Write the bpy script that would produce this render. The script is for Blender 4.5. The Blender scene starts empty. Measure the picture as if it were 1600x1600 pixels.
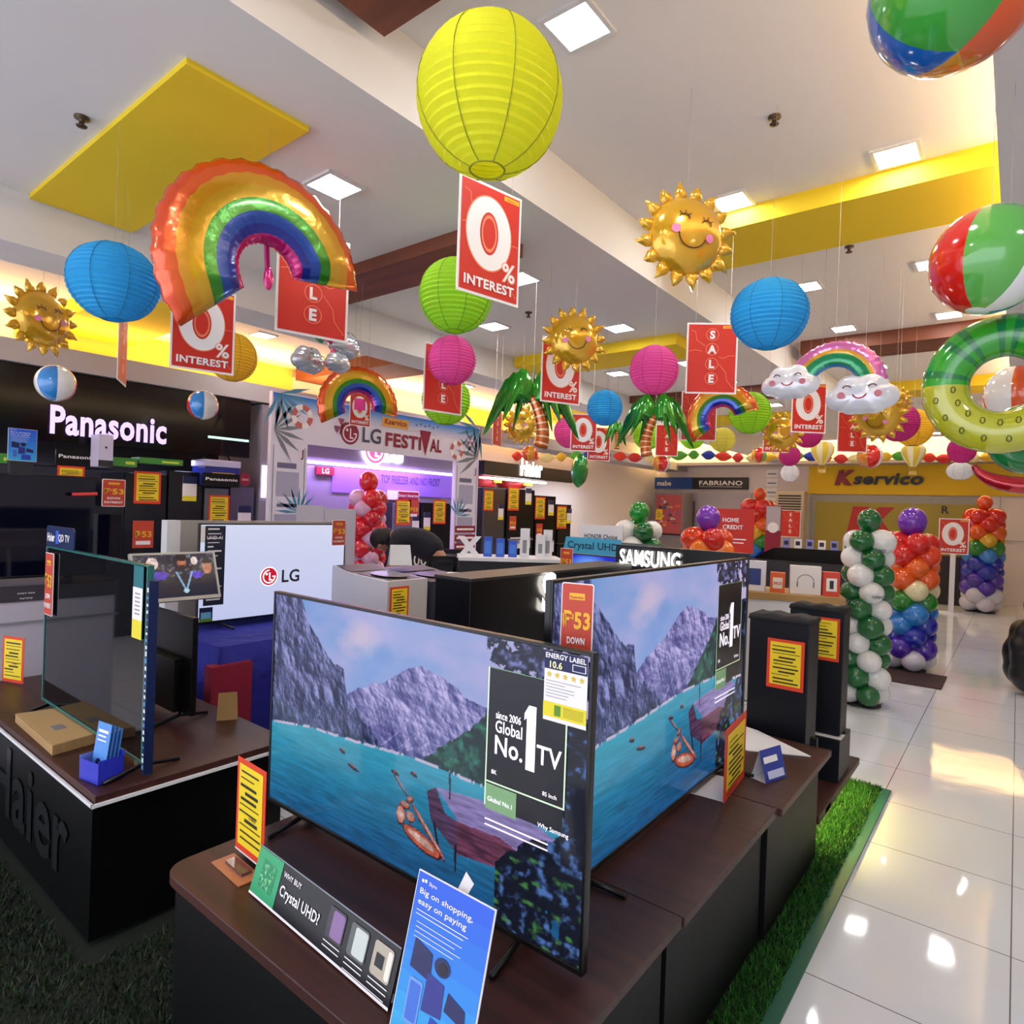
import bpy, math, random
import numpy as np
from mathutils import Vector, Matrix
random.seed(7); np.random.seed(7)
sc = bpy.context.scene; COL = sc.collection; PI = math.pi; R = math.radians

# ------------------------------------------------ camera
EYE = Vector((0, 0, 1.6)); YAW, PITCH, ROLL, FPX = R(38.32), R(-0.34), R(-2.06), 1001.0
fwd = Vector((-math.sin(YAW)*math.cos(PITCH), math.cos(YAW)*math.cos(PITCH), math.sin(PITCH)))
rgt0 = Vector((math.cos(YAW), math.sin(YAW), 0)); dwn0 = fwd.cross(rgt0)
rgt = math.cos(ROLL)*rgt0 + math.sin(ROLL)*dwn0
dwn = -math.sin(ROLL)*rgt0 + math.cos(ROLL)*dwn0
cd = bpy.data.cameras.new('camera'); cam = bpy.data.objects.new('camera', cd); COL.objects.link(cam)
m3 = Matrix((rgt, -dwn, -fwd)).transposed()
cam.matrix_world = Matrix.Translation(EYE) @ m3.to_4x4()
cd.sensor_width = 36; cd.lens = 36*FPX/1600; cd.clip_start = .05; cd.clip_end = 100
sc.camera = cam

# ------------------------------------------------ world, exposure
sc.view_settings.view_transform = 'Standard'; sc.view_settings.look = 'None'
sc.view_settings.gamma = 1; sc.view_settings.exposure = 1.12; sc.view_settings.use_curve_mapping = False
W = bpy.data.worlds.new('world'); sc.world = W; W.use_nodes = True
W.node_tree.nodes['Background'].inputs[0].default_value = (.85, .88, 1, 1)
W.node_tree.nodes['Background'].inputs[1].default_value = 1.35
sc.cycles.max_bounces = 8; sc.cycles.diffuse_bounces = 5; sc.cycles.glossy_bounces = 3
sc.cycles.transmission_bounces = 3; sc.cycles.sample_clamp_indirect = 4
sc.cycles.use_denoising = True

# survey helpers: where the sight line to a spot meets a wall / floor / shelf plane
def ray(px, py): return rgt*((px-800)/FPX) + dwn*((py-800)/FPX) + fwd
def xy(px, py, z): r = ray(px, py); return EYE + r*((z-1.6)/r.z)
def yz(px, py, X): r = ray(px, py); return EYE + r*(X/r.x)
def xz(px, py, Y): r = ray(px, py); return EYE + r*(Y/r.y)
def dp(px, py, d): return EYE + ray(px, py)*d

# ------------------------------------------------ lamps of the room
def area(name, loc, rot, sx, sy, power, col):
    l = bpy.data.lights.new(name, 'AREA'); l.shape = 'RECTANGLE'; l.size = sx; l.size_y = sy
    l.energy = power; l.color = col
    o = bpy.data.objects.new(name, l); COL.objects.link(o); o.location = loc; o.rotation_euler = rot; return o
WARM = (1, .62, .25); PEACH = (1, .72, .42)
area('cove_light_coffer', (.15, 5, 3.31), (0, R(148), 0), .06, 13, 42, (1, .66, .34))
area('cove_light_aisle', (-7.35, 5.5, 2.99), (R(180), 0, 0), .12, 14, 115, (1, .56, .2))
area('cove_light_back', (-3.5, 15.85, 2.95), (R(180), 0, 0), 9, .1, 90, (1, .66, .24))
area('platform_led', (-.70, 3.78, .13), (0, 0, 0), .02, .95, 1.3, (1, .85, .3))
area('bay_light_lg', (-7.25, 5.6, 2.2), (0, 0, 0), .1, 3, 20, (.62, .42, 1))
area('bay_light_haier', (-7.2, 10.3, 2.25), (0, 0, 0), .1, 4, 20, (.85, .88, 1))
area('bay_light_panasonic', (-7.2, 2.3, 2.0), (0, 0, 0), .1, 2.4, 5, (.6, .6, 1))

# ------------------------------------------------ materials
def lin(h):
    if isinstance(h, str):
        h = h.lstrip('#'); h = [int(h[i:i+2], 16)/255 for i in (0, 2, 4)]
    return tuple((c/12.92 if c <= .04045 else ((c+.055)/1.055)**2.4) for c in h)
MC = {}
def mat(name, col='#808080', rough=.5, metal=0, emit=0, ecol=None, spec=.5, coat=0, alpha=1, trans=0, noise=None, bump=None, sheen=0):
    if name in MC: return MC[name]
    m = bpy.data.materials.new(name); m.use_nodes = True; nt = m.node_tree; b = nt.nodes['Principled BSDF']
    c = lin(col)
    b.inputs['Base Color'].default_value = (*c, 1); b.inputs['Roughness'].default_value = rough
    b.inputs['Metallic'].default_value = metal; b.inputs['Specular IOR Level'].default_value = spec
    b.inputs['Coat Weight'].default_value = coat; b.inputs['Coat Roughness'].default_value = .08
    b.inputs['Alpha'].default_value = alpha
    if emit:
        b.inputs['Emission Color'].default_value = (*lin(ecol or col), 1); b.inputs['Emission Strength'].default_value = emit
    if trans:
        b.inputs['Transmission Weight'].default_value = trans
    if noise:   # (scale vector, second colour, amount)
        scl, c2, amt = noise
        tc = nt.nodes.new('ShaderNodeTexCoord'); mp = nt.nodes.new('ShaderNodeMapping'); nz = nt.nodes.new('ShaderNodeTexNoise')
        mp.inputs['Scale'].default_value = scl; nz.inputs['Scale'].default_value = 1; nz.inputs['Detail'].default_value = 5
        nt.links.new(tc.outputs['Object'], mp.inputs[0]); nt.links.new(mp.outputs[0], nz.inputs['Vector'])
        mr = nt.nodes.new('ShaderNodeMapRange'); mr.inputs[1].default_value = .35; mr.inputs[2].default_value = .65; mr.inputs[4].default_value = amt
        nt.links.new(nz.outputs['Fac'], mr.inputs[0])
        mx = nt.nodes.new('ShaderNodeMix'); mx.data_type = 'RGBA'; mx.inputs[6].default_value = (*c, 1); mx.inputs[7].default_value = (*lin(c2), 1)
        nt.links.new(mr.outputs[0], mx.inputs[0]); nt.links.new(mx.outputs[2], b.inputs['Base Color'])
    if bump:
        scl, st, dist = bump
        tc = nt.nodes.new('ShaderNodeTexCoord'); nz = nt.nodes.new('ShaderNodeTexNoise'); bp = nt.nodes.new('ShaderNodeBump')
        nz.inputs['Scale'].default_value = scl; nz.inputs['Detail'].default_value = 3
        nt.links.new(tc.outputs['Object'], nz.inputs['Vector']); nt.links.new(nz.outputs['Fac'], bp.inputs['Height'])
        bp.inputs['Strength'].default_value = st; bp.inputs['Distance'].default_value = dist
        nt.links.new(bp.outputs[0], b.inputs['Normal'])
    MC[name] = m; return m
def paper(name, col):    # thin paper that lets light through
    if name in MC: return MC[name]
    m = bpy.data.materials.new(name); m.use_nodes = True; nt = m.node_tree; b = nt.nodes['Principled BSDF']
    b.inputs['Base Color'].default_value = (*lin(col), 1); b.inputs['Roughness'].default_value = .7
    t = nt.nodes.new('ShaderNodeBsdfTranslucent'); t.inputs[0].default_value = (*lin(col), 1)
    mx = nt.nodes.new('ShaderNodeMixShader'); mx.inputs[0].default_value = .45
    nt.links.new(b.outputs[0], mx.inputs[1]); nt.links.new(t.outputs[0], mx.inputs[2])
    nt.links.new(mx.outputs[0], nt.nodes['Material Output'].inputs[0]); MC[name] = m; return m
def foil(name, col, rough=.2, metal=.45): return mat('foil_'+name, col, rough, metal, spec=.8, coat=.5, bump=(14, .35, .01))
def latex(name, col): return mat('latex_'+name, col, .16, 0, spec=.6, coat=.3)

def floor_mat():
    m = bpy.data.materials.new('floor_tile'); m.use_nodes = True; nt = m.node_tree; b = nt.nodes['Principled BSDF']; N = nt.nodes.new; L = nt.links.new
    g = N('ShaderNodeNewGeometry'); s = N('ShaderNodeSeparateXYZ'); L(g.outputs['Position'], s.inputs[0])
    def line(out, off):
        a = N('ShaderNodeMath'); a.operation = 'SUBTRACT'; a.inputs[1].default_value = off; L(out, a.inputs[0])
        p = N('ShaderNodeMath'); p.operation = 'PINGPONG'; p.inputs[1].default_value = .3; L(a.outputs[0], p.inputs[0])
        c = N('ShaderNodeMath'); c.operation = 'LESS_THAN'; c.inputs[1].default_value = .0022; L(p.outputs[0], c.inputs[0]); return c.outputs[0]
    mx = N('ShaderNodeMath'); mx.operation = 'MAXIMUM'; L(line(s.outputs[0], .03-60), mx.inputs[0]); L(line(s.outputs[1], .045-60), mx.inputs[1])
    nz = N('ShaderNodeTexNoise'); nz.inputs['Scale'].default_value = 1.3; L(g.outputs['Position'], nz.inputs['Vector'])
    c1 = N('ShaderNodeMix'); c1.data_type = 'RGBA'; c1.inputs[6].default_value = (*lin('#e0e3e8'), 1); c1.inputs[7].default_value = (*lin('#d4d7dc'), 1); L(nz.outputs['Fac'], c1.inputs[0])
    c2 = N('ShaderNodeMix'); c2.data_type = 'RGBA'; c2.inputs[7].default_value = (*lin('#6e6460'), 1); L(mx.outputs[0], c2.inputs[0]); L(c1.outputs[2], c2.inputs[6])
    L(c2.outputs[2], b.inputs['Base Color']); b.inputs['Roughness'].default_value = .06; b.inputs['Specular IOR Level'].default_value = .75
    bp = N('ShaderNodeBump'); n2 = N('ShaderNodeTexNoise'); n2.inputs['Scale'].default_value = 2.2; L(g.outputs['Position'], n2.inputs['Vector'])
    bp.inputs['Strength'].default_value = .05; bp.inputs['Distance'].default_value = .05; L(n2.outputs['Fac'], bp.inputs['Height']); L(bp.outputs[0], b.inputs['Normal'])
    return m
M_CEIL = mat('ceiling_paint', '#e4e2df', .9); M_WALL = mat('wall_paint', '#d9d2cc', .9)
M_YEL = mat('yellow_paint', '#f0d024', .8); M_WOODC = mat('ceiling_laminate', '#7c4128', .6, noise=((2, 14, 2), '#5e2f1e', .8))
M_BLACK = mat('black_laminate', '#060607', .5, spec=.25); M_BLK = mat('black_plastic', '#0c0c0e', .3); M_GLOSS = mat('glossy_black', '#07070a', .06, spec=.8)
M_DARK = mat('dark_grey', '#26262b', .45); M_GREY = mat('grey_plastic', '#8a8a90', .4); M_WHITE = mat('white_paint', '#e4e3e6', .45)
M_SILVER = mat('silver', '#a9a9b0', .28, .8); M_STEEL = mat('brushed_steel', '#6f6a6a', .35, .7)
M_TOP = mat('table_laminate', '#46241e', .42, spec=.4, noise=((1.2, 30, 8), '#301a16', .9))
M_RED = mat('sign_red', '#cf2a1c', .45); M_ORED = mat('card_red', '#e0401c', .5); M_CY = mat('card_yellow', '#efd21e', .55); M_INK = mat('ink', '#2a2410', .6)
M_WP = mat('white_print', '#f2eeee', .5); M_LR = mat('print_line', '#f08a62', .5); M_BR = mat('board_red', '#c2412c', .5); M_YO = mat('gold_print', '#f2b32a', .5)
M_MAR = mat('maroon_print', '#8c1230', .5); M_BLUE = mat('blue_print', '#2a56c8', .5); M_NAVY = mat('navy', '#1b1b6a', .5)
M_STR = mat('string', '#b4aca4', .8); M_TAN = mat('cardboard', '#b08d5c', .8, noise=((3, 40, 3), '#a07d4e', .6)); M_GREEN = mat('print_green', '#2fae6c', .5)

# ------------------------------------------------ mesh builder
TC = {}
def text_geo(s, bold):
    k = (s, bold)
    if k not in TC:
        c = bpy.data.curves.new('t', 'FONT'); c.body = s; c.size = 1; c.offset = bold; c.resolution_u = 3; c.space_character = 1+bold*2
        o = bpy.data.objects.new('t', c); me = bpy.data.meshes.new_from_object(o)
        vs = [tuple(v.co) for v in me.vertices]; fs = [tuple(p.vertices) for p in me.polygons]
        bpy.data.objects.remove(o); bpy.data.meshes.remove(me)
        TC[k] = (vs, fs)
    return TC[k]
class MB:
    def __init__(s): s.v = []; s.f = []; s.m = []; s.sm = []; s.mats = []
    def mi(s, m):
        if m not in s.mats: s.mats.append(m)
        return s.mats.index(m)
    def add(s, vs, fs, m, smooth=False):
        b = len(s.v); s.v += [tuple(v) for v in vs]; i = s.mi(m)
        for f in fs: s.f.append(tuple(b+k for k in f)); s.m.append(i); s.sm.append(smooth)
        return s
    def box(s, x0, x1, y0, y1, z0, z1, m):
        return s.add([(x0, y0, z0), (x1, y0, z0), (x1, y1, z0), (x0, y1, z0), (x0, y0, z1), (x1, y0, z1), (x1, y1, z1), (x0, y1, z1)],
                     [(0, 3, 2, 1), (4, 5, 6, 7), (0, 1, 5, 4), (1, 2, 6, 5), (2, 3, 7, 6), (3, 0, 4, 7)], m)
    def rect(s, x0, x1, z0, z1, m, y=0): return s.add([(x0, y, z0), (x1, y, z0), (x1, y, z1), (x0, y, z1)], [(0, 1, 2, 3)], m)
    def poly(s, pts, m, y=0): return s.add([(p[0], y, p[1]) for p in pts], [tuple(range(len(pts)))], m)
    def prism(s, pts, y0, y1, m, smooth=False):   # outline in xz, extruded along y
        n = len(pts); vs = [(p[0], y0, p[1]) for p in pts]+[(p[0], y1, p[1]) for p in pts]
        return s.add(vs, [tuple(range(n)), tuple(range(2*n-1, n-1, -1))]+[(i, i+n, (i+1) % n+n, (i+1) % n) for i in range(n)], m, smooth)
    def slab(s, pts, z0, z1, m):                  # outline in xy, extruded along z
        n = len(pts); vs = [(p[0], p[1], z0) for p in pts]+[(p[0], p[1], z1) for p in pts]
        return s.add(vs, [tuple(range(n-1, -1, -1)), tuple(range(n, 2*n))]+[(i, (i+1) % n, (i+1) % n+n, i+n) for i in range(n)], m)
    def disc(s, x, z, r, m, y=0, n=24, rz=None):
        rz = rz or r; return s.poly([(x+r*math.cos(2*PI*i/n), z+rz*math.sin(2*PI*i/n)) for i in range(n)], m, y)
    def ring(s, x, z, r0, r1, m, y=0, a0=0, a1=360, n=32, k=1):
        full = a1-a0 >= 360; c = n if full else n+1; vs = []
        for i in range(c):
            a = R(a0+(a1-a0)*i/n)
            for r in (r0, r1): vs.append((x+r*math.cos(a), y, z+r*k*math.sin(a)))
        return s.add(vs, [(2*i, 2*i+1, (2*i+3) % (2*c), (2*i+2) % (2*c)) for i in range(n)], m)
    def tube(s, path, r, m, n=8, cap=True, smooth=True):
        P = [Vector(p) for p in path]; rs = r if isinstance(r, (list, tuple)) else [r]*len(P); vs = []; up = Vector((0, 0, 1))
        for i, p in enumerate(P):
            t = (P[min(i+1, len(P)-1)]-P[max(i-1, 0)]).normalized()
            a = t.cross(up)
            if a.length < .05: a = t.cross(Vector((1, 0, 0)))
            a.normalize(); b = t.cross(a)
            for j in range(n): q = 2*PI*j/n; vs.append(p+(a*math.cos(q)+b*math.sin(q))*rs[i])
        fs = [(i*n+j, i*n+(j+1) % n, (i+1)*n+(j+1) % n, (i+1)*n+j) for i in range(len(P)-1) for j in range(n)]
        if cap: fs += [tuple(range(n)), tuple(range((len(P)-1)*n, len(P)*n))]
        return s.add(vs, fs, m, smooth)
    def lathe(s, prof, m, n=24, c=(0, 0, 0), smooth=True, mfun=None):
        vs = [(c[0]+r*math.cos(2*PI*j/n), c[1]+r*math.sin(2*PI*j/n), c[2]+z) for r, z in prof for j in range(n)]
        b = len(s.v); s.v += vs
        for i in range(len(prof)-1):
            for j in range(n):
                s.f.append((b+i*n+j, b+i*n+(j+1) % n, b+(i+1)*n+(j+1) % n, b+(i+1)*n+j)); s.m.append(s.mi(mfun(i, j) if mfun else m)); s.sm.append(smooth)
        return s
    def ball(s, c, r, m, n=20, k=12, mfun=None, rz=None):
        rz = rz or r
        return s.lathe([(r*max(1e-4, math.sin(PI*i/k)), -rz*math.cos(PI*i/k)) for i in range(k+1)], m, n, c, True, mfun)
    def torus(s, c, R0, r, m, nu=48, nv=14, mfun=None, plane='xz', rk=1):
        vs = []; b = len(s.v)
        for i in range(nu):
            a = 2*PI*i/nu
            for j in range(nv):
                q = 2*PI*j/nv; rr = R0+r*math.cos(q); h = r*rk*math.sin(q)
                p = (rr*math.cos(a), h, rr*math.sin(a)) if plane == 'xz' else (rr*math.cos(a), rr*math.sin(a), h)
                vs.append((c[0]+p[0], c[1]+p[1], c[2]+p[2]))
        s.v += vs
        for i in range(nu):
            for j in range(nv):
                s.f.append((b+i*nv+j, b+((i+1) % nu)*nv+j, b+((i+1) % nu)*nv+(j+1) % nv, b+i*nv+(j+1) % nv)); s.m.append(s.mi(mfun(i, j) if mfun else m)); s.sm.append(True)
        return s
    def pillow(s, out, th, m, c=(0, 0), rings=6, mfun=None, y=0, p=.55):   # inflated foil from an outline (xz) seen from -y
        n = len(out); vs = []; fs = []
        for side in (-1, 1):
            for k in range(rings+1):
                t = 1-k/rings; h = th*(1-t**2.2)**p
                for q in out: vs.append((c[0]+(q[0]-c[0])*t, y+side*h, c[1]+(q[1]-c[1])*t))
        ms = []; b = len(s.v); s.v += vs
        for side in (0, 1):
            o = side*(rings+1)*n
            for k in range(rings):
                for i in range(n):
                    f = (b+o+k*n+i, b+o+k*n+(i+1) % n, b+o+(k+1)*n+(i+1) % n, b+o+(k+1)*n+i)
                    s.f.append(f if side == 0 else f[::-1]); s.m.append(s.mi(mfun(k, i) if mfun else m)); s.sm.append(True)
        return s
    def text(s, t, x, z, size, m, y=-.002, bold=0, align='C', shear=0, sx=1, rot=0, fit=None):
        vs, fs = text_geo(t, bold)
        if not vs: return s
        x0 = min(v[0] for v in vs); x1 = max(v[0] for v in vs); w = x1-x0
        if fit: sx = fit/(w*size)
        off = {'C': (x0+x1)/2, 'L': x0, 'R': x1}[align]; out = []
        for v in vs:
            a = (v[0]-off)*size*sx+shear*v[1]*size; b = v[1]*size
            out.append((x+a*math.cos(rot)-b*math.sin(rot), y, z+a*math.sin(rot)+b*math.cos(rot)))
        return s.add(out, fs, m)
    def obj(s, name, parent=None, loc=None, rz=0, bevel=0, tilt=0):
        me = bpy.data.meshes.new(name); me.from_pydata(s.v, [], s.f)
        for m in s.mats: me.materials.append(m)
        me.polygons.foreach_set('material_index', s.m); me.polygons.foreach_set('use_smooth', s.sm); me.update()
        o = bpy.data.objects.new(name, me); COL.objects.link(o)
        if parent: o.parent = parent
        if loc is not None: o.location = loc
        o.rotation_euler = (tilt, 0, rz)
        if bevel:
            md = o.modifiers.new('bevel', 'BEVEL'); md.width = bevel; md.segments = 2; md.limit_method = 'ANGLE'
        return o
def tag(o, label=None, cat=None, group=None, kind=None):
    if label: o['label'] = label
    if cat: o['category'] = cat
    if group: o['group'] = group
    if kind: o['kind'] = kind
    return o
def thing(name, label, cat, loc=(0, 0, 0), rz=0, group=None, tilt=0, roll=0):
    o = bpy.data.objects.new(name, None); o.empty_display_size = .05; COL.objects.link(o)
    o.location = loc; o.rotation_euler = (tilt, roll, rz); return tag(o, label, cat, group)
def struct(name, mb): return tag(mb.obj(name), kind='structure')
def part(name, me, parent, loc=(0, 0, 0), rot=(0, 0, 0), sc_=1):   # another copy of shared mesh data
    o = bpy.data.objects.new(name, me); COL.objects.link(o); o.parent = parent; o.location = loc; o.rotation_euler = rot
    o.scale = (sc_,)*3; return o
def face_cam(p): return math.atan2(-p[0], p[1])
def rrect(x0, x1, z0, z1, r, n=5):
    pts = []
    for cx, cz, a in ((x1-r, z0+r, -90), (x1-r, z1-r, 0), (x0+r, z1-r, 90), (x0+r, z0+r, 180)):
        for i in range(n+1): q = R(a+90*i/n); pts.append((cx+r*math.cos(q), cz+r*math.sin(q)))
    return pts
def ceil_z(x, y):
    if x > -.12: return 3.22
    if x > -2.07: return 3.56 if y < 12.5 else 3.22
    if x > -4.31: return 3.22
    if x > -4.7: return 2.93
    return 3.4
# ================================================ THE ROOM
YB = 16.4; XW = -7.9
struct('floor', MB().box(-9, 5, -5, YB+.3, -.1, 0, floor_mat()))
struct('ceiling_right', MB().box(-.12, 3.4, -4, 14.2, 3.22, 3.27, M_CEIL))
struct('ceiling_coffer', MB().box(-2.07, 3.4, -4, 14.2, 3.56, 3.62, M_CEIL))
struct('ceiling_left', MB().box(-4.31, -2.07, -4, 14.2, 3.22, 3.56, M_CEIL))
struct('trim_1', MB().box(-4.7, -4.31, -4, YB, 2.94, 3.56, M_CEIL))
struct('ceiling_aisle', MB().box(XW-.2, -4.7, -4, YB+.2, 3.4, 3.56, M_CEIL))
struct('ceiling_back', MB().box(-4.31, 3.4, 12.5, 14.2, 3.215, 3.56, M_CEIL))
struct('ceiling_recess', MB().box(-4.31, 3.4, 14.2, YB+.2, 3.40, 3.5, M_CEIL).box(-4.31, 3.4, 14.19, 14.24, 3.215, 3.5, M_CEIL))
b = MB().box(-9, 3.6, YB, YB+.2, 0, 3.6, mat('wall_back_paint', '#e4d8d2', .85))
struct('wall_back', b)
struct('wall_left', MB().box(XW-.2, XW, -4, YB, 0, 3.56, mat('wall_left_paint', '#e0d8d8', .85)))
struct('wall_right', MB().box(3.4, 3.6, -4, YB, 0, 3.6, M_WALL))
struct('trim_2', MB().box(-7.62, -7.0, -4, YB, 2.74, 2.94, mat('band_paint', '#a9a4a8', .8)))       # ledge over the left bays
struct('trim_3', MB().box(-7.0, 3.4, 15.7, YB, 2.86, 2.93, mat('cornice_paint', '#b9aeb0', .8)))      # ledge over the back wall
struct('trim_4', MB().box(XW, XW+.03, 1.9, 5.0, 2.95, 3.4, mat('amber_paint', '#f2c050', .8)).box(XW, XW+.03, 8.5, 9.6, 2.95, 3.4, mat('amber_paint', '#f2c050', .8)))
struct('trim_5', MB().box(-.6-3.35, 3.4, YB-.05, YB-.01, 2.2, 2.86, mat('yellow_wall_paint', '#e8be1e', .7)))
# flat boxes under the ceilings, yellow and wood by turns
n = 10
for (x0, x1, y0, y1, z0, z1, m) in [
    (-4.29, -2.46, 1.08, 1.60, 3.195, 3.22, M_YEL), (-4.29, -2.44, 2.72, 3.10, 3.14, 3.22, M_WOODC), (-4.3, -2.45, 5.38, 5.95, 3.12, 3.22, M_YEL),
    (-4.3, -2.4, 8.0, 8.5, 3.12, 3.22, M_WOODC), (-4.3, -2.4, 10.2, 10.7, 3.12, 3.22, M_YEL),
    (-2.0, -.13, 1.0, 1.62, 3.42, 3.56, M_WOODC), (-1.95, -.13, 4.06, 4.72, 3.44, 3.56, M_YEL), (-1.95, -.13, 7.5, 8.05, 3.42, 3.56, M_WOODC),
    (-1.95, -.13, 10.3, 10.9, 3.42, 3.56, M_YEL), (-7.8, -4.75, 2.1, 2.9, 3.24, 3.4, M_YEL), (-7.8, -5.3, 5.0, 5.6, 3.24, 3.4, M_WOODC), (-7.8, -5.0, 9.5, 10.1, 3.24, 3.4, M_YEL)]:
    struct('trim_%d' % n, MB().box(x0, x1, y0, y1, z0, z1, m)); n += 1

# ---------------- recessed lights
M_LAMP = mat('lamp_diffuser', '#fffaf0', .5, emit=25, ecol='#fffdfa'); M_LFR = mat('lamp_frame', '#d9d9d9', .4)
LP = [(-1.46, y, 3.56) for y in (.4, 2.16, 3.94, 5.74, 7.2, 9.2, 11.2)] + [(-.57, y, 3.56) for y in (.4, 2.16, 3.92, 5.72, 7.2, 9.3, 11.3)]
LP += [(-2.8, y, 3.22) for y in (-.6, 1.98, 3.54, 4.97, 6.5, 7.6, 9.5)] + [(-3.72, y, 3.22) for y in (4.35, 6.6, 9.2)]
LP += [(-5.15, y, 3.4) for y in (2.0, 4.4, 6.8, 9.5, 12)]  # unseen row behind the drop beam, added to brighten the gate banner
LP += [(-6.55, y, 3.4) for y in (.4, 3.78, 7.03, 10.6, 13.5)] + [(-1.2, 13.6, 3.215), (-2.5, 13.6, 3.215), (.9, 2, 3.22), (.9, 6, 3.22)]
pl = None; rowname = {-1.46: 'coffer beside the grey beam edge', -.57: 'coffer near its right edge', -2.8: 'left grey ceiling', -3.72: 'left grey ceiling by the drop beam', -6.55: 'ceiling over the left aisle', -5.15: 'unseen row added behind the drop beam over the aisle', -1.2: 'low ceiling at the back', -2.5: 'low ceiling at the back', .9: 'right low ceiling'}
order = ['the viewer', 'second nearest', 'third nearest', 'fourth nearest', 'fifth nearest', 'sixth nearest', 'farthest']
cnt = {}
for x, y, z in LP:
    k = cnt.get(x, 0); cnt[x] = k+1
    wd = ['nearest', 'second nearest', 'third nearest', 'fourth nearest', 'fifth nearest', 'sixth nearest', 'farthest'][k]
    t = thing('ceiling_light', 'square recessed white light, %s one in the %s' % (wd, rowname[x]), 'light', (x, y, z), 0, 'square recessed ceiling lights')
    if pl is None:
        f = MB(); s = .115
        f.box(-s, s, -s, -s+.02, -.012, 0, M_LFR).box(-s, s, s-.02, s, -.012, 0, M_LFR).box(-s, -s+.02, -s, s, -.012, 0, M_LFR).box(s-.02, s, -s, s, -.012, 0, M_LFR)
        d = MB().box(-s+.02, s-.02, -s+.02, s-.02, -.009, -.001, M_LAMP)
        a = f.obj('frame', t); c = d.obj('diffuser', t); pl = (a.data, c.data)
    else: part('frame', pl[0], t); part('diffuser', pl[1], t)
# sprinklers
for (px, py, z, lb) in [(128, 183, 3.22, 'small metal fire sprinkler on the grey ceiling left of the yellow panel'), (1210, 182, 3.56, 'dark fire sprinkler on the peach coffer ceiling above the large sun balloon'),
                        (826, 488, 3.22, 'small sprinkler on the grey ceiling right of the large red zero percent sign'), (1327, 385, 3.44, 'small sprinkler under the yellow beam above the blue lantern')]:
    p = xy(px, py, z)
    t = MB().lathe([(.03, 0), (.03, -.008), (.012, -.012), (.01, -.035), (.022, -.038), (.02, -.042), (.001, -.043)], mat('sprinkler_metal', '#5a4a3a', .4, .7), 14).obj('sprinkler', None, p); tag(t, lb, 'sprinkler', 'ceiling sprinklers')

# ---------------- artificial grass
def grass(name, label, x0, x1, y0, y1, dens, border):
    rs = np.random.RandomState(3); n = int((x1-x0)*(y1-y0)*dens)
    X = rs.uniform(x0, x1, n); Y = rs.uniform(y0, y1, n); A = rs.uniform(0, 2*PI, n); H = rs.uniform(.012, .03, n); Wd = rs.uniform(.0022, .004, n)
    ok = np.ones(n, bool)
    for (a0, a1, c0, c1) in ((-1.95, -.705, .8, 3.27), (-4.35, -2.41, .82, 1.63), (-1.95, -.755, 3.29, 4.32)): ok &= ~((X > a0) & (X < a1) & (Y > c0) & (Y < c1))
    X, Y, A, H, Wd = X[ok], Y[ok], A[ok], H[ok], Wd[ok]; n = len(X)
    lx = rs.normal(0, .010, n); ly = rs.normal(0, .010, n)
    v = np.empty((n, 3, 3)); v[:, 0] = np.stack([X-Wd*np.cos(A), Y-Wd*np.sin(A), np.full(n, .008)], 1); v[:, 1] = np.stack([X+Wd*np.cos(A), Y+Wd*np.sin(A), np.full(n, .008)], 1); v[:, 2] = np.stack([X+lx, Y+ly, H+.008], 1)
    root = thing(name, label, 'grass mat', ((x0+x1)/2, (y0+y1)/2, 0))
    bm = MB().box(x0, x1, y0, y1, .001, .009, mat('turf_backing' if border else 'turf_backing_shaded', '#12300f' if border else '#0c140a', .9))  # backing of the borderless mat has the shade in its colour too
    if border: bm.box(border, border+.045, y0, y1, .001, .011, mat('turf_edge', '#0d5a47', .5))
    o = bm.obj('backing', root); o.location = -root.location
    me = bpy.data.meshes.new('grass_blades'); me.vertices.add(3*n); me.vertices.foreach_set('co', v.reshape(-1)); me.loops.add(3*n); me.polygons.add(n)
    me.loops.foreach_set('vertex_index', np.arange(3*n)); me.polygons.foreach_set('loop_start', np.arange(0, 3*n, 3)); 
    pal = ('#1f5a14', '#357a1e', '#123c0e') if border else ('#12240d', '#1c3a14', '#0b160a')  # borderless mat: shade between the tables is put into the blade colours
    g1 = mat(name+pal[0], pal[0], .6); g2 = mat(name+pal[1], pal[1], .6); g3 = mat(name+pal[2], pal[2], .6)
    for g in (g1, g2, g3): me.materials.append(g)
    me.polygons.foreach_set('material_index', rs.randint(0, 3, n)); me.update(calc_edges=True); me.validate()
    g = bpy.data.objects.new('grass_blades', me); COL.objects.link(g); g.parent = root; g.location = -root.location; g['kind'] = 'stuff'
grass('grass_mat', 'strip of green artificial grass with teal edge beside the tiled walkway', -1.85, -.585, .1, 4.4, 30000, -.585)
grass('grass_mat', 'artificial grass with painted-in shade under and in front of the left wooden counter', -4.6, -1.855, .1, 1.65, 10000, None)
t = MB().box(-.45, .45, -.33, .33, 0, .012, mat('brown_mat', '#3a2420', .8)).obj('door_mat', None, (-.98, 7.75, 0)); tag(t, 'dark brown rectangular mat on the tiles beneath the purple-topped rainbow balloon column', 'mat')

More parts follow.
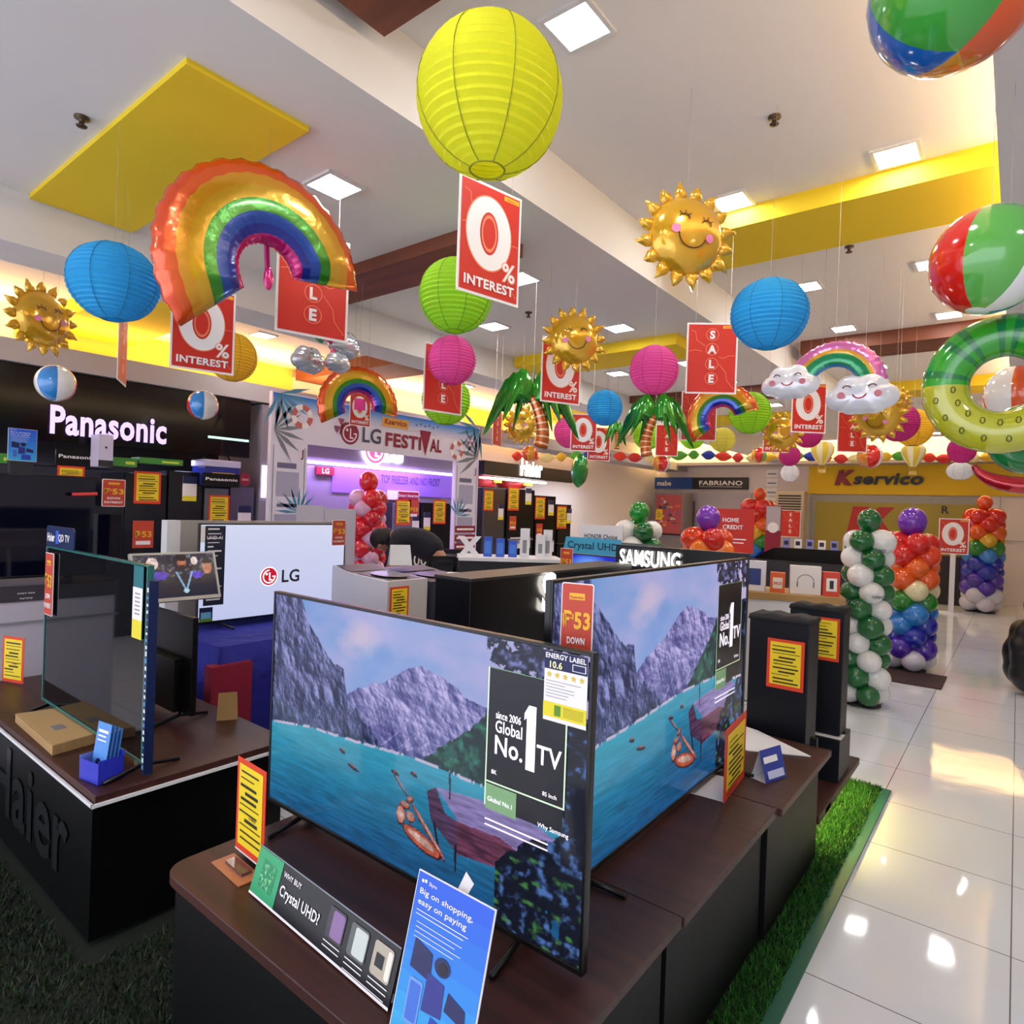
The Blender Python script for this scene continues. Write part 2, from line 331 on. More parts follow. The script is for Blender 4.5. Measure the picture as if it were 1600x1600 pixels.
# ================================================ FURNITURE
# ---- front table with the two lake televisions
def slab_table(name, label, secs, ztop, m_side=M_BLACK):
    t = thing(name, label, 'table', ((secs[0][0]+secs[0][1])/2, secs[0][2], 0)); L = t.location
    for i, (x0, x1, y0, y1, rad) in enumerate(secs):
        pts = [(x1, y0), (x1, y1), (x0, y1)]
        if rad:
            for k in range(6): q = R(180+90*k/5); pts.append((x0+rad+rad*math.cos(q), y0+rad+rad*math.sin(q)))
        else: pts.append((x0, y0))
        MB().slab([(p[0]-L.x, p[1]-L.y) for p in pts], ztop-.03, ztop, M_TOP).obj('tabletop', t, bevel=.003)
        MB().slab([(p[0]-L.x+(.012 if p[0] < (x0+x1)/2 else -.052), p[1]-L.y+(.012 if p[1] < (y0+y1)/2 else -.005)) for p in pts], .034, ztop-.031, m_side).obj('cabinet', t)
    return t
t1 = slab_table('display_table', 'low dark wood display table with black sides holding the two lake televisions', [(-1.885, -.66, .83, 1.62, .07), (-1.885, -.655, 1.623, 2.452, 0), (-1.885, -.64, 2.458, 3.245, 0)], .54)
MB().box(-.735+1.27, -.705+1.27, 2.425, 2.455, .034, .57, M_BLACK).obj('end_panel', t1)
t2 = slab_table('display_counter', 'dark wood counter with white trim strip and black front lettered in grey', [(-4.3, -2.44, .85, 1.6, 0)], .565, mat('black_panel', '#040405', .4, spec=.25))
o = MB().box(-4.3+3.37, -2.43+3.37, -.012, -.004, .528, .54, M_WHITE).box(-2.44+3.37, -2.432+3.37, -.012, .76, .528, .54, M_WHITE).obj('trim_strip', t2)
tx = MB(); tx.text('Haier', 0, 0, .42, mat('dim_letters', '#1d1f22', .3), y=-.004, bold=.02); tx.obj('lettering', t2, (-2.92+3.37-.27, .011, .17))
M_WHITE_ = M_WHITE
# ---- low platform with LED underglow
t = thing('low_platform', 'low dark wood platform with glowing strip underneath, beyond the front table', 'platform', (-1.3, 3.75, 0))
MB().box(-.6, .605, -.44, .55, .15, .19, M_TOP).obj('platform_top', t, bevel=.004)
MB().box(-.6, .54, -.42, .53, .034, .148, M_BLACK).obj('plinth', t)
MB().box(.565, .58, -.42, .53, .135, .147, mat('led_strip', '#fff0a0', .5, emit=22, ecol='#ffe070')).obj('led_strip', t)
mb = MB().rect(-.06, .06, .0, .03, M_WP); mb.obj('name_plate', t, (.605, -.25, .155), R(90))

# ---- televisions
def vcol_mat(name, strength=1.0, rough=.12):
    m = bpy.data.materials.new(name); m.use_nodes = True; nt = m.node_tree; b = nt.nodes['Principled BSDF']
    a = nt.nodes.new('ShaderNodeVertexColor'); a.layer_name = 'picture'
    b.inputs['Base Color'].default_value = (.01, .01, .012, 1); b.inputs['Roughness'].default_value = rough; b.inputs['Specular IOR Level'].default_value = .35
    nt.links.new(a.outputs[0], b.inputs['Emission Color']); b.inputs['Emission Strength'].default_value = strength; return m
def picture_mesh(name, w, h, img, m):    # img[rows from bottom, cols, rgb 0..1 srgb]
    H, Wn = img.shape[:2]; X, Z = np.meshgrid(np.linspace(0, w, Wn), np.linspace(0, h, H)); n = H*Wn
    v = np.stack([X.ravel(), np.zeros(n), Z.ravel()], 1); i = np.arange(n).reshape(H, Wn)
    q = np.stack([i[:-1, :-1], i[:-1, 1:], i[1:, 1:], i[1:, :-1]], -1).reshape(-1, 4)
    me = bpy.data.meshes.new(name); me.vertices.add(n); me.vertices.foreach_set('co', v.ravel()); me.loops.add(q.size); me.polygons.add(len(q))
    me.loops.foreach_set('vertex_index', q.ravel()); me.polygons.foreach_set('loop_start', np.arange(0, q.size, 4)); me.update(calc_edges=True)
    c = np.clip(img.reshape(-1, 3), 0, 1); c = np.where(c <= .04045, c/12.92, ((c+.055)/1.055)**2.4)
    at = me.color_attributes.new('picture', 'FLOAT_COLOR', 'POINT'); at.data.foreach_set('color', np.concatenate([c, np.ones((n, 1))], 1).astype(np.float32).ravel())
    me.materials.append(m); return me
def vnoise(x, y, seed):
    rs = np.random.RandomState(seed); g = rs.rand(64, 64); xi = np.floor(x).astype(int); yi = np.floor(y).astype(int); fx = x-xi; fy = y-yi
    fx = fx*fx*(3-2*fx); fy = fy*fy*(3-2*fy); g_ = lambda a, b: g[a % 64, b % 64]
    return (g_(xi, yi)*(1-fx)+g_(xi+1, yi)*fx)*(1-fy)+(g_(xi, yi+1)*(1-fx)+g_(xi+1, yi+1)*fx)*fy
def fbm(x, y, seed, o=5):
    s = 0; a = .5
    for k in range(o): s = s+a*vnoise(x*2**k, y*2**k, seed+k); a *= .5
    return s/(1-.5**o)
def mixc(a, b, t): t = t[..., None]; return a*(1-t)+b*t
def C3(h): h = h.lstrip('#'); return np.array([int(h[i:i+2], 16)/255 for i in (0, 2, 4)])
def inpoly(U, V, pts):
    r = np.zeros(U.shape, bool); n = len(pts)
    for i in range(n):
        (x1, y1), (x2, y2) = pts[i], pts[(i+1) % n]
        if y1 == y2: continue
        c = ((y1 > V) != (y2 > V)) & (U < (x2-x1)*(V-y1)/(y2-y1)+x1); r ^= c
    return r
def lake():
    Wn, H = 448, 252; U, V = np.meshgrid(np.linspace(0, 1, Wn), np.linspace(0, 1, H))
    cl = fbm(U*5, V*6, 11); sky = mixc(np.ones((H, Wn, 3))*C3('#6f9ad8'), np.ones((H, Wn, 3))*C3('#bdb0dc'), np.clip(U*1.1+.3*(V-.8)+(cl-.5)*1.5, 0, 1))
    cloud = np.clip(1-(((U-.36)/.09)**2+((V-.87)/.09)**2)+(cl-.5)*2, 0, 1); sky = mixc(sky, np.ones_like(sky)*C3('#d6bdd6'), cloud*.8)
    cloud = np.clip(1-(((U-.45)/.05)**2+((V-.83)/.06)**2)+(cl-.5)*2, 0, 1); sky = mixc(sky, np.ones_like(sky)*C3('#6b93cf'), cloud*.7)
    img = sky
    def ridge(x, y, s): return 1-np.abs(2*fbm(x, y, s, 5)-1)
    jag = (fbm(U*22, V*0+3, 5)-.5)*.05
    # centre massif
    xs = [.25, .32, .40, .457, .521, .581, .64, .669, .70, .774, .86, 1.0]; ys = [.62, .634, .70, .735, .797, .823, .80, .786, .752, .745, .68, .70]
    top = np.interp(U, xs, ys)+jag*.7; mk = V < top
    def shade(fx, fy, s, k):
        h = np.zeros(U.shape); a = 1.0; 
        for o in range(6): h += a*(1-np.abs(2*vnoise(U*fx*2**o+V*fy*.35*2**o, V*fy*2**o-U*fx*.2*2**o, s+o)-1)); a *= .56
        gy, gx = np.gradient(h); return np.clip(.5+k*(gx*1.0+gy*.5), 0, 1)
    q = shade(9, 7, 21, 5.0)
    c = mixc(np.ones_like(img)*C3('#34387c'), np.ones_like(img)*C3('#c2b8ea'), np.clip(q+.25*(V-.6), 0, 1))
    low = np.clip((.6-V)*4, 0, 1); c = mixc(c, mixc(np.ones_like(img)*C3('#1b2a66'), np.ones_like(img)*C3('#c9bfe4'), np.clip((ridge(U*20-V*14, V*7, 77)-.86)*9, 0, 1)), low*.75)
    img = np.where(mk[..., None], c, img)
    # left cliff
    xs = [-.1, .0, .10, .121, .153, .211, .24, .266, .304, .32, .36, .41, .46, .50, .56]; ys = [1.1, 1.1, 1.02, .985, .90, .81, .77, .742, .739, .63, .58, .52, .47, .43, .40]
    top = np.interp(U, xs, ys)+jag; mk = V < top
    f = fbm(U*60, V*40, 51); q = shade(12, 6, 41, 5.0)
    c = mixc(np.ones_like(img)*C3('#101a42'), np.ones_like(img)*C3('#9297d0'), np.clip(q*1.1-.12, 0, 1))
    c = mixc(c, np.ones_like(img)*C3('#0f2a3e'), np.clip((.52-V)*6+(f-.5)*2, 0, 1)*.7)
    img = np.where(mk[..., None], c, img)
    # wooded slope
    xs = [.58, .591, .647, .70, .774, .85, .92, 1.0]; ys = [.44, .47, .552, .612, .735, .80, .74, .78]
    top = np.interp(U, xs, ys)+(fbm(U*90, U*0, 8)-.5)*.03; mk = (V < top) & (U > .585)
    f = fbm(U*70, V*45, 61); c = mixc(np.ones_like(img)*C3('#0b2a2e'), np.ones_like(img)*C3('#2f7f6a'), np.clip((f-.4)*2.2+.2*(V-.5), 0, 1))
    img = np.where(mk[..., None], c, img)
    # water
    sh = np.interp(U, [0, .168, .375, .55, .62, .79, 1], [.375, .417, .437, .462, .462, .458, .45]); mk = V < sh
    w = fbm(U*18, V*110, 71); deep = np.clip((sh-V)*2.3+.12*U, 0, 1)
    c = mixc(np.ones_like(img)*C3('#2f9fbb'), np.ones_like(img)*C3('#12507f'), deep); c = c*(1+(w-.5)[..., None]*.5*(.3+deep[..., None]))
    img = np.where(mk[..., None], c, img)
    edge = (np.abs(V-sh) < .006) & (fbm(U*60, V, 9) > .45) & (V < .5); img[edge] = C3('#b9b4cf')
    # small boats
    for (u, v, l) in ((.354, .318, .022), (.502, .372, .014), (.563, .397, .012), (.31, .37, .012)):
        e = (((U-u)/l)**2+((V-v+.35*(U-u))/.008)**2) < 1; img[e] = C3('#241c2c'); e = (((U-u)/(l*.7))**2+((V-v-.008+.35*(U-u))/.004)**2) < 1; img[e] = C3('#8c5a52')
    # jetty hut
    pl = lambda pts, col, tex=0: img.__setitem__(inpoly(U, V, pts), C3(col)) if not tex else img.__setitem__(inpoly(U, V, pts), (C3(col)*(1+(tex*(fbm(U*25, V*120, 91)-.5))[..., None]))[inpoly(U, V, pts)])
    pl([(.604, .355), (.632, .385), (.66, .30), (.70, .29), (.70, .17), (.62, .25)], '#4a3350', 1.0)
    pl([(.69, .292), (.70, .17), (.80, .19), (.96, .16), (.96, .24), (.81, .30)], '#5d3148', 1.2)
    pl([(.632, .385), (.845, .418), (.97, .36), (.96, .235), (.81, .30), (.70, .292)], '#8578ae', .6)
    pl([(.625, .25), (.632, .25), (.655, .12), (.648, .12)], '#1d1420'); pl([(.69, .2), (.696, .2), (.698, .1), (.692, .1)], '#1d1420'); pl([(.668, .46), (.673, .46), (.675, .36), (.670, .36)], '#1d1420')
    for (u, v, l, h, a, col) in ((.592, .150, .060, .034, -.42, '#b4533c'), (.612, .20, .055, .014, -1.5, '#a8503e'), (.525, .215, .014, .040, 0, '#c07a68'), (.537, .262, .016, .016, .0, '#a8584a'), (.556, .225, .015, .022, .0, '#b86a58'), (.553, .292, .012, .016, .5, '#8c4a44'), (.518, .338, .030, .006, -1.4, '#6b3c3c')):
        du = U-u; dv = (V-v)-a*du; e = ((du/l)**2+(dv/h)**2) < 1; nz_ = fbm(U*120, V*60, 4); img[e] = C3('#3a1c20'); e2 = ((du/(l*.93))**2+((dv-.003)/(h*.85))**2) < 1; img[e2] = C3(col)*(.75+.5*nz_[e2][:, None])
        e3 = ((du/(l*.7))**2+((dv-.006)/(h*.45))**2) < 1; img[e3] = C3('#d8b0a4')*(.5+.7*nz_[e3][:, None])
    # foliage
    f = fbm(U*55, V*38, 101); g = fbm(U*9, V*8, 111)
    mk = ((U > .80) & (V < .24+(g-.5)*.5+(U-.8)*1.1) & (V < .5) & (g > .3)) | ((U > .955) & (V < .8)) ; c = mixc(np.ones_like(img)*C3('#060d1e'), np.ones_like(img)*C3('#4a6fae'), np.clip((f-.56)*5, 0, 1))
    c = mixc(c, np.ones_like(img)*C3('#3f7a3c'), np.clip((fbm(U*40, V*40, 131)-.6)*6, 0, 1)*(V < .28)); img = np.where(mk[..., None], c, img)
    mk = (V > .93-(U-.75)*.35+(g-.5)*.10) & (U > .76) & (f > .36); c = mixc(np.ones_like(img)*C3('#10142e'), np.ones_like(img)*C3('#7d84c0'), np.clip((f-.55)*4, 0, 1)); img = np.where(mk[..., None], c, img)
    return img
LAKE = lake(); M_SCREEN = vcol_mat('lake_screen', .42); LAKE_ME = picture_mesh('screen', 1, 1, LAKE, M_SCREEN)
def tv(label, loc, rz, w, h, screen=None, scale_img=True, stand=None, bez=.009, frame=M_BLK, tilt=0, off=M_GLOSS, name='television', feet=(.14, .86)):
    """loc: lower left corner of the picture on its wall side; stand = height of feet below"""
    t = thing(name, label, 'television', loc, rz, tilt=tilt)
    b = MB().box(-bez, w+bez, .002, .02, -bez*1.6, h+bez, frame).box(w*.12, w*.88, .02, .055, -bez, h*.55, frame)
    b.box(-bez, 0, -.004, .002, -bez*1.6, h+bez, frame).box(w, w+bez, -.004, .002, -bez*1.6, h+bez, frame).box(0, w, -.004, .002, h, h+bez, frame).box(0, w, -.004, .002, -bez*1.6, 0, frame)
    b.obj('frame', t, bevel=.0015)
    if screen is not None: o = part('screen', screen, t); o.scale = (w, 1, h)
    else: MB().rect(0, w, 0, h, off).obj('screen', t)
    if stand:
        for fx in (w*feet[0], w*feet[1]):
            MB().tube([(fx, .02, -.01), (fx, .02, -stand*.5), (fx+.02, -.12, -stand+.008)], .008, M_BLK, 6).tube([(fx, .02, -stand*.5), (fx-.02, .16, -stand+.008)], .008, M_BLK, 6).obj('foot', t)
    return t
def ad_panel(t, w, h, full=True):
    """caption and label shown on the lake picture, in fractions of the screen"""
    m = MB(); dk = mat('caption_black', '#0a0b14', .2, emit=.05, ecol='#0c0e20'); gl = mat('caption_green', '#b9cfae', .4, emit=.3); gr = mat('caption_tab', '#6c8f66', .4, emit=.25); wt = mat('caption_white', '#efe6f4', .4, emit=.5)
    u0, u1, v0, v1 = .772*w, .955*w, .40*h, .895*h
    m.rect(u0, u1, v0+.09*h, v1, dk, -.003); m.rect(u0, u1, v0, v0+.09*h, dk, -.003); e = .004
    m.rect(u0-e, u0, v0, v1, gl, -.004).rect(u1, u1+e, v0+.085*h, v1, gl, -.004).rect(u0, u1, v0+.085*h, v0+.085*h+e, gl, -.004).rect(u0, u1, v1-e*.4, v1, gr, -.004)
    m.rect(u0, u0+.42*(u1-u0), v0-.01*h, v0+.08*h, gr, -.004)
    m.text('since 2006', u0+.02*w, .72*h, .021*w, wt, -.005, .01, 'L', fit=.062*w).text('Global', u0+.02*w, .672*h, .033*w, wt, -.005, .012, 'L', fit=.066*w).text('No.', u0+.02*w, .595*h, .052*w, wt, -.005, .015, 'L', fit=.068*w)
    m.prism([(.868*w, .575*h), (.889*w, .575*h), (.889*w, .795*h), (.872*w, .795*h), (.862*w, .765*h), (.862*w, .742*h), (.868*w, .752*h)], -.005, -.0045, wt)
    m.text('TV', .893*w, .61*h, .05*w, wt, -.005, .012, 'L', fit=.056*w).text('Global No.1', u0+.2*(u1-u0), v0+.02*h, .013*w, wt, -.005).text('Why Samsung', u1-.02*w, v0+.0*h, .012*w, wt, -.005)
    m.text('8K', u0+.02*w, v0+.12*h, .012*w, wt, -.005).text('85 Inch', u1-.03*w, v0+.11*h, .011*w, wt, -.005)
    for i in range(2): m.rect(u0+.0*w, u1-.03*w, v0-.05*h-.02*h*i, v0-.045*h-.02*h*i, wt, -.004)
    m.obj('screen_caption', t)
tvA = tv('large television with lake and mountain picture, facing front on the near table', (-2.0, 1.236, .575), 0, 1.262, .70, LAKE_ME, stand=.035)
ad_panel(tvA, 1.262, .70)
tvB = tv('large television with lake picture turned to the tiled walkway side', (-.93, 1.36, .575), R(90), 1.50, .835, LAKE_ME, stand=.035)
ad_panel(tvB, 1.5, .835)
# energy label on the near television
def energy_label(parent, x, z, w, h, y=-.006, num='10.6'):
    m = MB(); nv = mat('label_navy', '#131a4c', .5); yl = mat('label_yellow', '#e9d92a', .5); m.box(x, x+w, y, y+.001, z, z+h, M_WP); y -= .001
    m.rect(x, x+w, z+h*.74, z+h, nv, y).text('ENERGY LABEL', x+w*.5, z+h*.90, h*.10, M_WP, y-.001, .03, fit=w*.94).text(num, x+w*.28, z+h*.765, h*.13, mat('label_pale', '#f4f0b0', .5), y-.001, .03)
    m.rect(x+w*.66, x+w*.97, z+h*.77, z+h*.87, M_WP, y-.0005).rect(x+w*.68, x+w*.95, z+h*.78, z+h*.86, nv, y-.001)
    for i in range(5):
        cx = x+w*(.12+.19*i); m.poly([(cx+h*(.05 if k % 2 == 0 else .022)*math.sin(PI*k/5), z+h*.665+h*(.05 if k % 2 == 0 else .022)*math.cos(PI*k/5)) for k in range(10)], mat('label_star', '#e2c02c', .5), y)
    for i, q in enumerate((.9, .5, .75, .75, .6, .55)): m.rect(x+w*.05, x+w*(.05+q*.9), z+h*(.57-.045*i), z+h*(.578-.045*i), M_GREY, y)
    m.rect(x, x+w, z+h*.06, z+h*.27, yl, y).rect(x+w*.27, x+w*.42, z+h*.09, z+h*.24, mat('label_green', '#5f8f2a', .5), y-.0005)
    for i in range(6): m.rect(x+w*.48, x+w*.94, z+h*(.10+.025*i), z+h*(.11+.025*i), mat('label_olive', '#a89c1c', .5), y-.0005)
    return m.obj('energy_label', parent)
energy_label(tvA, 1.262*.905, .70*.765, 1.262*.093, .70*.232)
# red down payment flag standing between the two televisions
def flag53(label, loc, rz, w, h, txt=True, tilt=0, parent=None):
    m = MB(); m.prism(rrect(-w/2, w/2, 0, h, w*.06), 0, .003, M_WP).prism(rrect(-w/2+w*.03, w/2-w*.03, w*.03, h-w*.03, w*.05), -.001, 0, M_BR)
    m.rect(-w*.24, w*.24, h*.80, h*.88, M_YO, -.002).text('Kservico', 0, h*.815, h*.05, M_BR, -.003, .02, fit=w*.4)
    m.text('₱53' , 0, h*.46, h*.27, M_YO, -.003, .04, fit=w*.86); 
    m.text('DOWN', 0, h*.27, h*.11, M_WP, -.003, .03, fit=w*.55).text('PAYMENT', 0, h*.12, h*.11, M_WP, -.003, .03, fit=w*.8)
    if parent is not None: return m.obj('payment_flag', parent, loc, rz)
    return tag(m.obj('payment_sign', None, loc, rz, tilt=tilt), label, 'sign')
c = xz(898, 912, 1.33)
flag53('red P53 down payment sign rising between the two lake televisions', (c.x, 1.345, c.z-.205), R(14), .083, .205)
# ---- yellow price cards
def card_geo(m, w, h, x=0, z=0, y=0, seed=0, th=.002):
    rs = random.Random(seed)
    m.box(x-w/2, x+w/2, y, y+th, z, z+h, M_ORED); e = w*.085; y -= .0012
    m.rect(x-w/2+e, x+w/2-e, z+e*1.3, z+h-e, M_CY, y); y -= .0012
    k = 11; zz = z+h-e*2.2
    for i in range(k):
        hh = h*rs.choice([.012, .018, .03, .03]); L = rs.uniform(.35, .8)*w; x0 = x-w/2+e*1.5+rs.uniform(0, .06)*w
        if i in (3, 7): hh = h*.035; x0 = x-w*.18; L = w*.45
        m.rect(x0, min(x0+L, x+w/2-e*1.4), zz-hh, zz, M_INK, y); zz -= h*.072
    return m
def price_card(label, loc, rz, w, h, seed, stand=None, tilt=0, group=None):
    t = thing('price_card', label, 'price card', loc, rz, group, tilt=0)
    if stand:
        b = MB().box(-w*.5, w*.5, -stand*.02, stand, 0, .004, M_WHITE); b.obj('card_foot', t)
    card_geo(MB(), w, h, 0, .004, 0, seed).text('12 PESOS', w*.1, h*.42, h*.035, M_INK, -.003, .03).obj('card_face', t)
    return t
# front left card on near table, card on the walkway side
a = xy(384, 1316, .54)
price_card('tall yellow and red price card on clear foot at left front of near table', (-1.715, 1.0, .560), R(-3), .168, .27, 1, stand=.05)
MB_ = MB().box(-.085, .085, -.07, -.002, 0, .003, mat('foot_copper', '#b9764e', .4)).slab([(-.05, -.045), (.05, -.045), (.05, -.015), (-.05, -.015)], .003, .012, mat('clear_block', '#5d4446', .15, spec=.8))
tag(MB_.obj('card_holder', None, (-1.715, 1.0, .5405), R(-3)), 'copper coloured flat holder with clear block before the left price card', 'holder')
price_card('yellow and red price card standing before the walkway side television', (-.826, 2.49, .542), R(95), .31, .27, 2)
MB().box(-.13, .10, .004, .13, 0, .003, M_WHITE).obj('card_foot', bpy.data.objects['price_card.001'], (0, 0, 0))
# tent card blue / white
t = thing('tent_card', 'small folded blue and white tent card on the near table behind the price card', 'tent card', (-.765, 2.72, .541), R(72))
MB().add([(-.07, -.035, 0), (.07, -.035, 0), (.07, .0, .12), (-.07, .0, .12)], [(0, 1, 2, 3)], mat('tent_blue', '#2c3f9c', .45)).add([(-.05, -.0355, .012), (.055, -.0355, .012), (.055, -.026, .04), (-.05, -.026, .04)], [(0, 1, 2, 3)], mat('tent_pale', '#c9cfee', .5)).add([(-.06, -.018, .07), (.03, -.018, .07), (.03, -.0105, .093), (-.06, -.0105, .093)], [(0, 1, 2, 3)], M_WP).obj('front', t)
MB().add([(-.07, .035, 0), (.07, .035, 0), (.07, .001, .12), (-.07, .001, .12)], [(3, 2, 1, 0)], M_WHITE).box(-.07, .07, -.034, .035, 0, .002, M_WHITE).obj('back', t)
# white board lying at the far end of the table
MB().slab([(-.30, -.12), (.10, -.15), (.33, -.02), (.04, .16), (-.12, .2)], 0, .004, M_WHITE).obj('white_board', None, (-1.02, 3.10, .5415), 0)
tag(bpy.data.objects['white_board'], 'cut white foam board lying flat at the far end of the near table', 'board')
# crystal strip sign
def crystal(loc, rz, tilt, w, h):
    t = thing('strip_sign', 'long black strip sign asking WHY BUY with green tile, leaning on near table', 'sign', loc, rz, tilt=tilt)
    m = MB().box(0, w, 0, .004, 0, h, mat('strip_black', '#0d0d12', .25)).rect(0, w, -.002, .004, M_WP, -.001).rect(0, w, h-.002, h+.001, M_GREY, -.001)
    g0 = mat('strip_green', '#2fa36a', .3); g1 = mat('strip_lime', '#7cc98a', .3); g2 = mat('strip_teal', '#128a5c', .3)
    m.rect(.002, w*.205, .004, h-.003, g0, -.001)
    rs = random.Random(4); cx, cz = w*.11, h*.5
    m.poly([(cx-.035, cz-.03), (cx+.032, cz-.034), (cx+.036, cz+.03), (cx-.03, cz+.036)], g2, -.0015)
    for i in range(42):
        x = cx+rs.uniform(-.03, .03); z = cz+rs.uniform(-.028, .028); s = rs.uniform(.003, .009); a = rs.uniform(0, 6)
        m.poly([(x+s*math.cos(a), z+s*math.sin(a)), (x+s*math.cos(a+2), z+s*math.sin(a+2)), (x+s*math.cos(a+4.2), z+s*math.sin(a+4.2))], g1 if i % 2 else g0, -.002)
    m.text('WHY BUY', w*.225, h*.74, h*.15, M_WP, -.002, .015, 'L').text('Crystal UHD?', w*.225, h*.38, h*.29, M_WP, -.002, .02, 'L', fit=w*.30)
    for k, (c0, c1) in enumerate((('#3a3340', '#8a6a9c'), ('#5a5f5c', '#c9d2cc'), ('#b5ab98', '#efe9da'))):
        x = w*(.575+.145*k); m.poly(rrect(x, x+w*.11, h*.32, h*.88, .008), mat('tile_a%d' % k, c0, .3), -.0015).poly(rrect(x+w*(.03 if k != 2 else .08), x+w*.105, h*(.36), h*.84, .006), mat('tile_b%d' % k, c1, .3), -.002)
        if k == 2: m.rect(x+w*.02, x+w*.065, h*.48, h*.70, mat('strip_black'), -.0025)
        for j in range(2): m.rect(x, x+w*.11, h*(.24-.09*j), h*(.26-.09*j), M_WP, -.0015)
    m.rect(w*.72, w*.97, h*.05, h*.065, M_WP, -.0015)
    m.obj('face', t); MB().box(0, w, .006, .03, .012, .014, M_GREY).obj('holder', t); return t
p0 = xy(389, 1393, .545); p1 = xy(606, 1580, .545); d = p1-p0
crystal((p0.x, p0.y, .5465), math.atan2(d.y, d.x), R(-16), d.length, .118)
# blue brochure stand in front
def blue_poster(m, w, h, y=0, small=False):
    bl = mat('poster_blue', '#2b5fc4', .35); b2 = mat('poster_sky', '#3f97cf', .35); dkb = mat('poster_navy', '#151a55', .3)
    m.box(0, w, y, y+.003, 0, h, M_WP); y -= .001
    n = 8; cA = np.array([.13, .36, .85]); cB = np.array([.22, .66, .88])
    for i in range(n):
        t = i/(n-1); c = cB*(1-t)+cA*t; hx = '#%02x%02x%02x' % tuple(int(v*255) for v in c); m.rect(w*.012, w*.988, h*i/n+(.002 if i == 0 else 0), h*(i+1)/n-(.002 if i == n-1 else 0), mat('poster_b%d' % i, hx, .35), y)
    y -= .001
    m.text('▢▢ Skyro' if False else 'Skyro', w*.17, h*.935, h*.032, M_WP, y, .01, 'L').rect(w*.07, w*.10, h*.935, h*.955, M_WP, y).rect(w*.11, w*.14, h*.94, h*.96, M_WP, y)
    m.text('Big on shopping,', w*.07, h*.865, h*.052, M_WP, y, .012, 'L', fit=w*.70).text('easy on paying', w*.07, h*.80, h*.052, M_WP, y, .012, 'L', fit=w*.64)
    for i in range(2): m.rect(w*.07, w*(.75-.05*i), h*(.76-.025*i), h*(.765-.025*i), M_WP, y)
    for i in range(4): m.rect(w*.1, w*(.7-.08*(i % 2)), h*(.69-.03*i), h*(.694-.03*i), M_WP, y)
    m.poly([(w*.12, h*.42), (w*.40, h*.40), (w*.38, h*.56), (w*.13, h*.60)], dkb, y).disc(w*.52, h*.52, w*.10, dkb, y-.0005, 20, h*.055).disc(w*.53, h*.515, w*.06, mat('poster_black', '#0a0a20', .2), y-.001, 20, h*.035)
    m.poly([(w*.35, h*.22), (w*.60, h*.24), (w*.58, h*.43), (w*.36, h*.45)], mat('poster_mid', '#2c2f86', .3), y-.0002).poly([(w*.62, h*.30), (w*.88, h*.27), (w*.86, h*.37), (w*.64, h*.41)], dkb, y-.0004)
    m.poly(rrect(w*.15, w*.33, h*.10, h*.37, w*.03), mat('poster_pale', '#6f9be0', .3), y-.0003).poly(rrect(w*.17, w*.31, h*.12, h*.35, w*.02), mat('poster_deep', '#3f6fd0', .3), y-.0006)
    m.poly([(w*.45, h*.05), (w*.8, h*.05), (w*.78, h*.2), (w*.48, h*.22)], mat('poster_indigo', '#2a3fae', .3), y-.0002)
    return m
t = thing('leaflet_stand', 'blue portrait leaflet board reading Big on shopping at the front table edge', 'sign', (-.965, .88, .543), 0, tilt=R(-13.7))
blue_poster(MB(), .21, .30).obj('board', t); MB().box(.02, .18, .004, .05, .014, .016, M_WHITE).obj('foot', t)
MB().add([(.10, .004, .28), (.125, .004, .28), (.125, .03, .31), (.10, .03, .325)], [(0, 1, 2, 3)], M_WHITE).obj('clip', t)

# ---- left counter
tvH = tv('switched off glossy television with glass edge on the left counter', (-3.60, 1.02, .625), R(0), 1.10, .71, None, stand=.06, frame=mat('glass_edge', '#2f6f68', .1, spec=.8), bez=.008,
         feet=(.03, .97), off=mat('dark_mirror', '#17181d', .04, .62, spec=.9), name='television')
e = MB().prism(rrect(-.0, .36, 0, .10, .02), 0, .006, mat('topper_navy', '#1a2b55', .3)).text('Haier', .07, .03, .052, M_WP, -.002, .03, fit=.10).text('QD TV', .24, .035, .045, M_WP, -.002, .02).rect(.13, .17, .02, .08, M_BLUE, -.001)
e.obj('topper_sign', tvH, (-.02, 0, .715))
flag53('', (.075, -.012, .40), 0, .11, .29, parent=tvH)
m = MB().box(0, .085, -.008, -.006, 0, .27, mat('label_teal', '#1d6f78', .4)).rect(0, .085, .07, .19, M_WP, -.009).rect(0, .085, 0, .07, mat('label_yellow'), -.009)
for i in range(6): m.rect(.02, .065, .09+.015*i, .095+.015*i, M_GREY, -.0095)
m.obj('energy_label', tvH, (1.0, 0, .44))
m = MB().box(1.108, 1.125, -.002, .03, -.05, .66, mat('spine_navy', '#16244e', .35)); rs = random.Random(2)
for i in range(26): z = -.03+.026*i; m.rect(1.110, 1.123, z, z+rs.uniform(.006, .018), M_WP if i % 3 else mat('spine_sky', '#5f9ad8', .4), -.0035)
m.obj('side_strip', tvH)
# black-backed television behind it
tv('black television seen from behind on the left counter, right of the glass-edged one', (-2.90, 1.40, .625), R(180), .68, .42, None, stand=.06, name='television', off=M_BLK)
